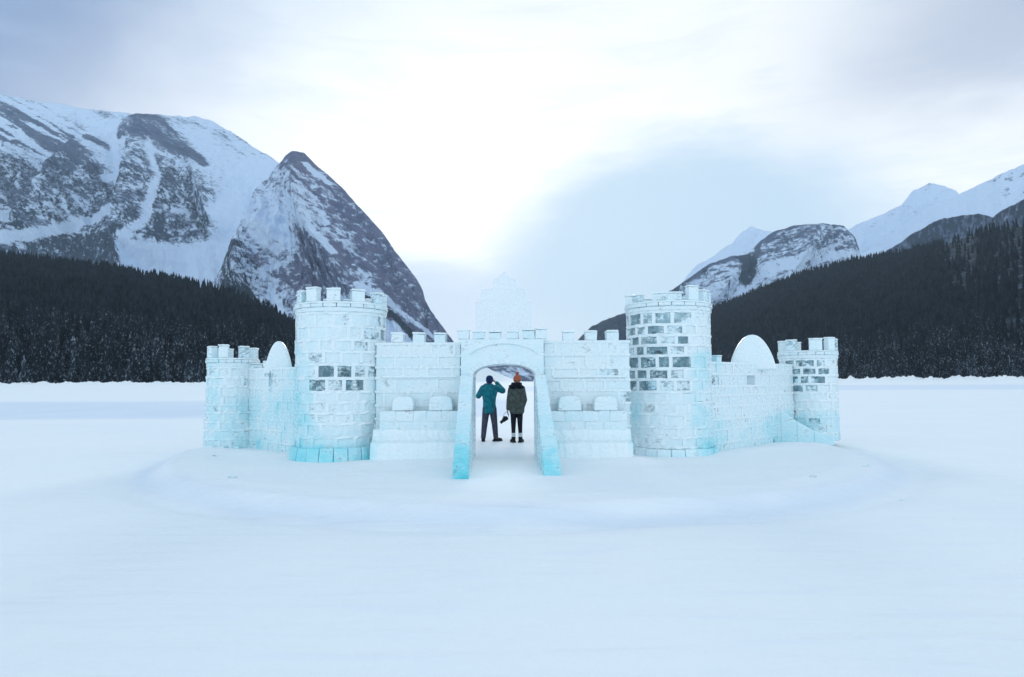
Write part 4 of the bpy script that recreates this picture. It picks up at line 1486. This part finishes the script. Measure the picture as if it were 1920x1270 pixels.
# --- person photographing, teal jacket
pz = 0.88
headc = (0.0, 0.03, 1.60)
legs = [[(-.09, 0, pz), (-.13, .03, .48), (-.165, -.01, .10)], [(.09, 0, pz), (.13, .02, .48), (.165, 0, .10)]]
armL = [(-.20, 0, 1.40), (-.30, .10, 1.20), (-.10, .28, 1.50)]
armR = [(.20, 0, 1.40), (.36, .10, 1.34), (.16, .27, 1.55)]
hands1 = [((-.10, .28, 1.50), (.5, .3, .7), (0, .8, -.5), (.8, 0, -.2), 1), ((.16, .27, 1.55), (-.6, .3, .5), (0, .8, -.6), (-.7, 0, -.4), -1)]
bm1 = body_mesh(pz, legs, [armL, armR], headc, SKIN, hands1)
p1 = voxel_mesh(bm1, 'person', 0.0075, None, 1)
wp = G(918, 828, PADZ)
p1.location = (wp.x, wp.y, float(ground_h(np.array(wp.x), np.array(wp.y))) + .005)
tag(p1, 'person in teal jacket and blue beanie raising both arms to take a photo', 'person', 'people standing in the castle gateway')
eyes(p1, headc)
j = MB()
loft(j, [(.74, 0, 0, .165, .13), (.82, 0, 0, .175, .14), (.98, 0, 0, .168, .135), (1.12, -.005, 0, .175, .14), (1.28, -.005, .005, .21, .15), (1.38, 0, .005, .215, .14), (1.46, 0, .01, .12, .10), (1.52, 0, .015, .075, .075)], TEAL, fold=0.10, seed=2)
limb(j, [(-.17, 0, 1.40), (-.30, .09, 1.19), (-.12, .26, 1.47)], [.085, .078, .055], TEAL)
limb(j, [(.17, 0, 1.41), (.345, .09, 1.33), (.19, .24, 1.53)], [.085, .085, .055], TEAL)
limb(j, [(-.06, -.07, 1.47), (0, -.09, 1.45), (.06, -.07, 1.47)], [.04, .05, .04], TEAL)      # hood folded at the nape
voxel_mesh(j, 'jacket', 0.014, p1, 3)
t = MB()
for s, L in ((-1, legs[0]), (1, legs[1])):
    limb(t, [(s * .085, 0, .86), (L[1][0], L[1][1], .48), (L[2][0], L[2][1], .10)], [.105, .082, .066], SLATE)
ball(t, (0, 0, .86), (.165, .125, .12), SLATE)
voxel_mesh(t, 'trousers', 0.012, p1, 2)
b = MB()
ball(b, (0, .02, 1.645), (.098, .112, .095), NAVY, 12)
limb(b, [(.085 * math.cos(2 * PI * k / 12), .02 + .10 * math.sin(2 * PI * k / 12), 1.60) for k in range(13)], [.018] * 13, NAVY, 8)
ball(b, (0, -.01, 1.58), (.085, .085, .07), NAVY, 10)
voxel_mesh(b, 'beanie', 0.01, p1, 2)
boot(p1, legs[0][2], (-.1, 1, 0), BOOT)
boot(p1, legs[1][2], (.75, .6, 0), BOOT)
# camera held up by the first person
b = MB()
b.box((-.065, -.03, -.045), (.065, .03, .045), BLACKP)
b.box((-.025, -.025, .046), (.025, .025, .07), BLACKP)
cm = b.build('camera_body', None, bevel=0.006)
ce = empty('handheld_camera', (wp.x + .03, wp.y + .37, p1.location.z + 1.61))
tag(ce, 'small black camera held up at the face of the person in teal', 'camera')
cm.parent = ce
b = MB(); b.bent(0, 0, .001, .032, 0, 2 * PI - .001, 0, .07, BLACKP, 20); b.bent(0, 0, .0005, .027, 0, 2 * PI - .001, .0705, .072, LENS, 20)
ln = b.build('lens', ce, bevel=0.002); ln.rotation_euler = (-PI / 2, 0, 0); ln.location = (0, .031, 0)

# --- person in the grey-green coat
pz2 = 0.87
headc2 = (0.015, 0.03, 1.60)
legs2 = [[(-.08, 0, pz2), (-.085, .01, .47), (-.085, 0, .10)], [(.08, 0, pz2), (.085, .01, .47), (.095, 0, .10)]]
arm2 = [[(-.15, 0, 1.37), (-.205, -.01, 1.09), (-.235, .03, .84)], [(.15, 0, 1.37), (.215, -.01, 1.10), (.17, .16, .93)]]
hands2 = [((-.235, .03, .84), (-.05, .05, -1), (0, 1, 0), (1, 0, 0), 1), ((.17, .16, .93), (-.4, .7, -.3), (0, .3, -1), (-1, 0, 0), -1)]
bm2 = body_mesh(pz2, legs2, arm2, headc2, SKIN, hands2)
p2 = voxel_mesh(bm2, 'person', 0.0075, None, 1)
wp2 = G(969, 830, PADZ)
p2.location = (wp2.x, wp2.y, float(ground_h(np.array(wp2.x), np.array(wp2.y))) + .005)
tag(p2, 'person in long grey green coat with black fur collar and rust beanie', 'person', 'people standing in the castle gateway')
eyes(p2, headc2)
j = MB()
loft(j, [(.74, .01, 0, .17, .145), (.80, .01, 0, .19, .16), (.95, .01, 0, .20, .165), (1.12, .005, 0, .195, .16), (1.28, 0, 0, .19, .155), (1.38, 0, 0, .17, .145), (1.46, 0, .01, .12, .10)], OLIVE, fold=0.11, seed=5)
limb(j, [(-.15, 0, 1.37), (-.205, -.01, 1.09), (-.225, .03, .87)], [.078, .062, .052], OLIVE)
limb(j, [(.15, 0, 1.37), (.215, -.01, 1.10), (.18, .15, .94)], [.078, .064, .052], OLIVE)
voxel_mesh(j, 'coat', 0.014, p2, 3)
t = MB()
for s, L in ((-1, legs2[0]), (1, legs2[1])):
    limb(t, [(s * .08, 0, .86), (L[1][0], L[1][1], .47), (L[2][0], L[2][1], .21)], [.092, .066, .05], LEG)
voxel_mesh(t, 'leggings', 0.012, p2, 2)
for L in legs2:
    b = MB(); limb(b, [(L[2][0], L[2][1], .23), (L[2][0], L[2][1], .15)], [.054, .052], SOCK)
    voxel_mesh(b, 'sock', 0.01, p2, 1)
boot(p2, legs2[0][2], (-.35, 1, 0), BOOT, .12)
boot(p2, legs2[1][2], (.35, 1, 0), BOOT, .12)
b = MB()
for k in range(26):
    a = 2 * PI * k / 26
    ball(b, (.15 * math.cos(a) * random.uniform(.9, 1.1), .0 + .12 * math.sin(a), 1.46 + random.uniform(-.03, .03) - .03 * abs(math.cos(a))), random.uniform(.045, .065), FUR, 6)
for k in range(16):
    a = 2 * PI * k / 16
    ball(b, (.10 * math.cos(a), .0 + .09 * math.sin(a), 1.51), .045, FUR, 6)
voxel_mesh(b, 'fur_collar', 0.012, p2, 1)
b = MB()
ball(b, (.015, .02, 1.645), (.10, .11, .105), RUST, 12)
limb(b, [(.015 + .085 * math.cos(2 * PI * k / 12), .02 + .098 * math.sin(2 * PI * k / 12), 1.60) for k in range(13)], [.02] * 13, RUST, 8)
bn = voxel_mesh(b, 'beanie', 0.01, p2, 2)
b = MB()
for k in range(14): ball(b, (.02 + random.uniform(-.022, .022), .01 + random.uniform(-.022, .022), 1.785 + random.uniform(-.022, .022)), .024, RUST, 5)
voxel_mesh(b, 'pompom', 0.008, bn, 1)
# camera with a pale strap hanging from the hand
ce2 = empty('hanging_camera', (wp2.x - .30, wp2.y + .03, p2.location.z + .60), R(20))
tag(ce2, 'black camera with pale strap dangling from the hand of the person in the long coat', 'camera')
b = MB(); b.box((-.07, -.035, -.05), (.07, .035, .05), BLACKP); b.box((-.03, -.03, .051), (.03, .03, .078), BLACKP)
o = b.build('camera_body', ce2, bevel=0.006); o.rotation_euler = (0, R(-32), 0)
b = MB(); b.bent(0, 0, .001, .038, 0, 2 * PI - .001, 0, .12, BLACKP, 20); b.bent(0, 0, .0005, .032, 0, 2 * PI - .001, .1205, .122, LENS, 20)
ln = b.build('lens', ce2, bevel=0.002); ln.rotation_euler = (0, R(-128), 0); ln.location = (-.03, 0, -.02)
b = MB()
limb(b, [(-.06, 0, .03), (-.05, -.02, .11), (.01, 0, .165), (.055, 0, .20)], [.009] * 4, STRAP, 8)
limb(b, [(.07, 0, .0), (.10, .01, .10), (.07, 0, .17), (.055, 0, .20)], [.009] * 4, STRAP, 8)
b.build('strap', ce2, smooth=True)

# ------------------------------------------------------------------ loose ice crumbs on the snow
crumbs = [(1524, 915, .05, 'small grey ice crumb just outside the right rim of the snow pad'),
          (1625, 893, .055, 'small grey ice crumb nearest the right outer tower on the lake'),
          (1690, 930, .035, 'small ice crumb farthest right on the lake snow'),
          (437, 916, .06, 'small bluish ice crumb beside the left rim of the snow pad'),
          (403, 857, .05, 'small ice crumb at the foot of the left outer tower')]
ch0 = None
for k, (x, y, s, lb) in enumerate(crumbs):
    b = MB()
    bmv = []
    for i in range(14):
        v = Vector((random.gauss(0, 1), random.gauss(0, 1), random.gauss(0, 1))).normalized()
        bmv.append((v.x * s * 1.5, v.y * s, max(-.3, v.z) * s * .5))
    me = bpy.data.meshes.new('ice_chunk')
    bm = bmesh.new()
    for v in bmv: bm.verts.new(v)
    bmesh.ops.convex_hull(bm, input=bm.verts)
    bmesh.ops.delete(bm, geom=[v for v in bm.verts if not v.link_faces], context='VERTS')
    bm.to_mesh(me); bm.free()
    me.materials.append(ICE_HALF)
    g = G(x, y, 0.0 if k != 4 else PADZ)
    o = link('ice_chunk', me, None, (g.x, g.y, float(ground_h(np.array(g.x), np.array(g.y))) + s * .1))
    tag(o, lb, 'ice chunk', 'loose ice crumbs on the snow')

# ------------------------------------------------------------------ haze
hm, n = new_mat('haze')
pv = n.new('ShaderNodeVolumePrincipled')
pv.inputs['Color'].default_value = (0.78, 0.90, 1.0, 1)
pv.inputs['Density'].default_value = 0.00005
pv.inputs['Anisotropy'].default_value = 0.0
oo = n.new('ShaderNodeOutputMaterial')
n.t.links.new(pv.outputs[0], oo.inputs['Volume'])
b = MB(); b.box((-4200, -300, -1.0), (4200, 6200, 1420), hm)
o = b.build('haze')
tag(o, 'pale cold air between the castle and the mountains', kind='stuff')
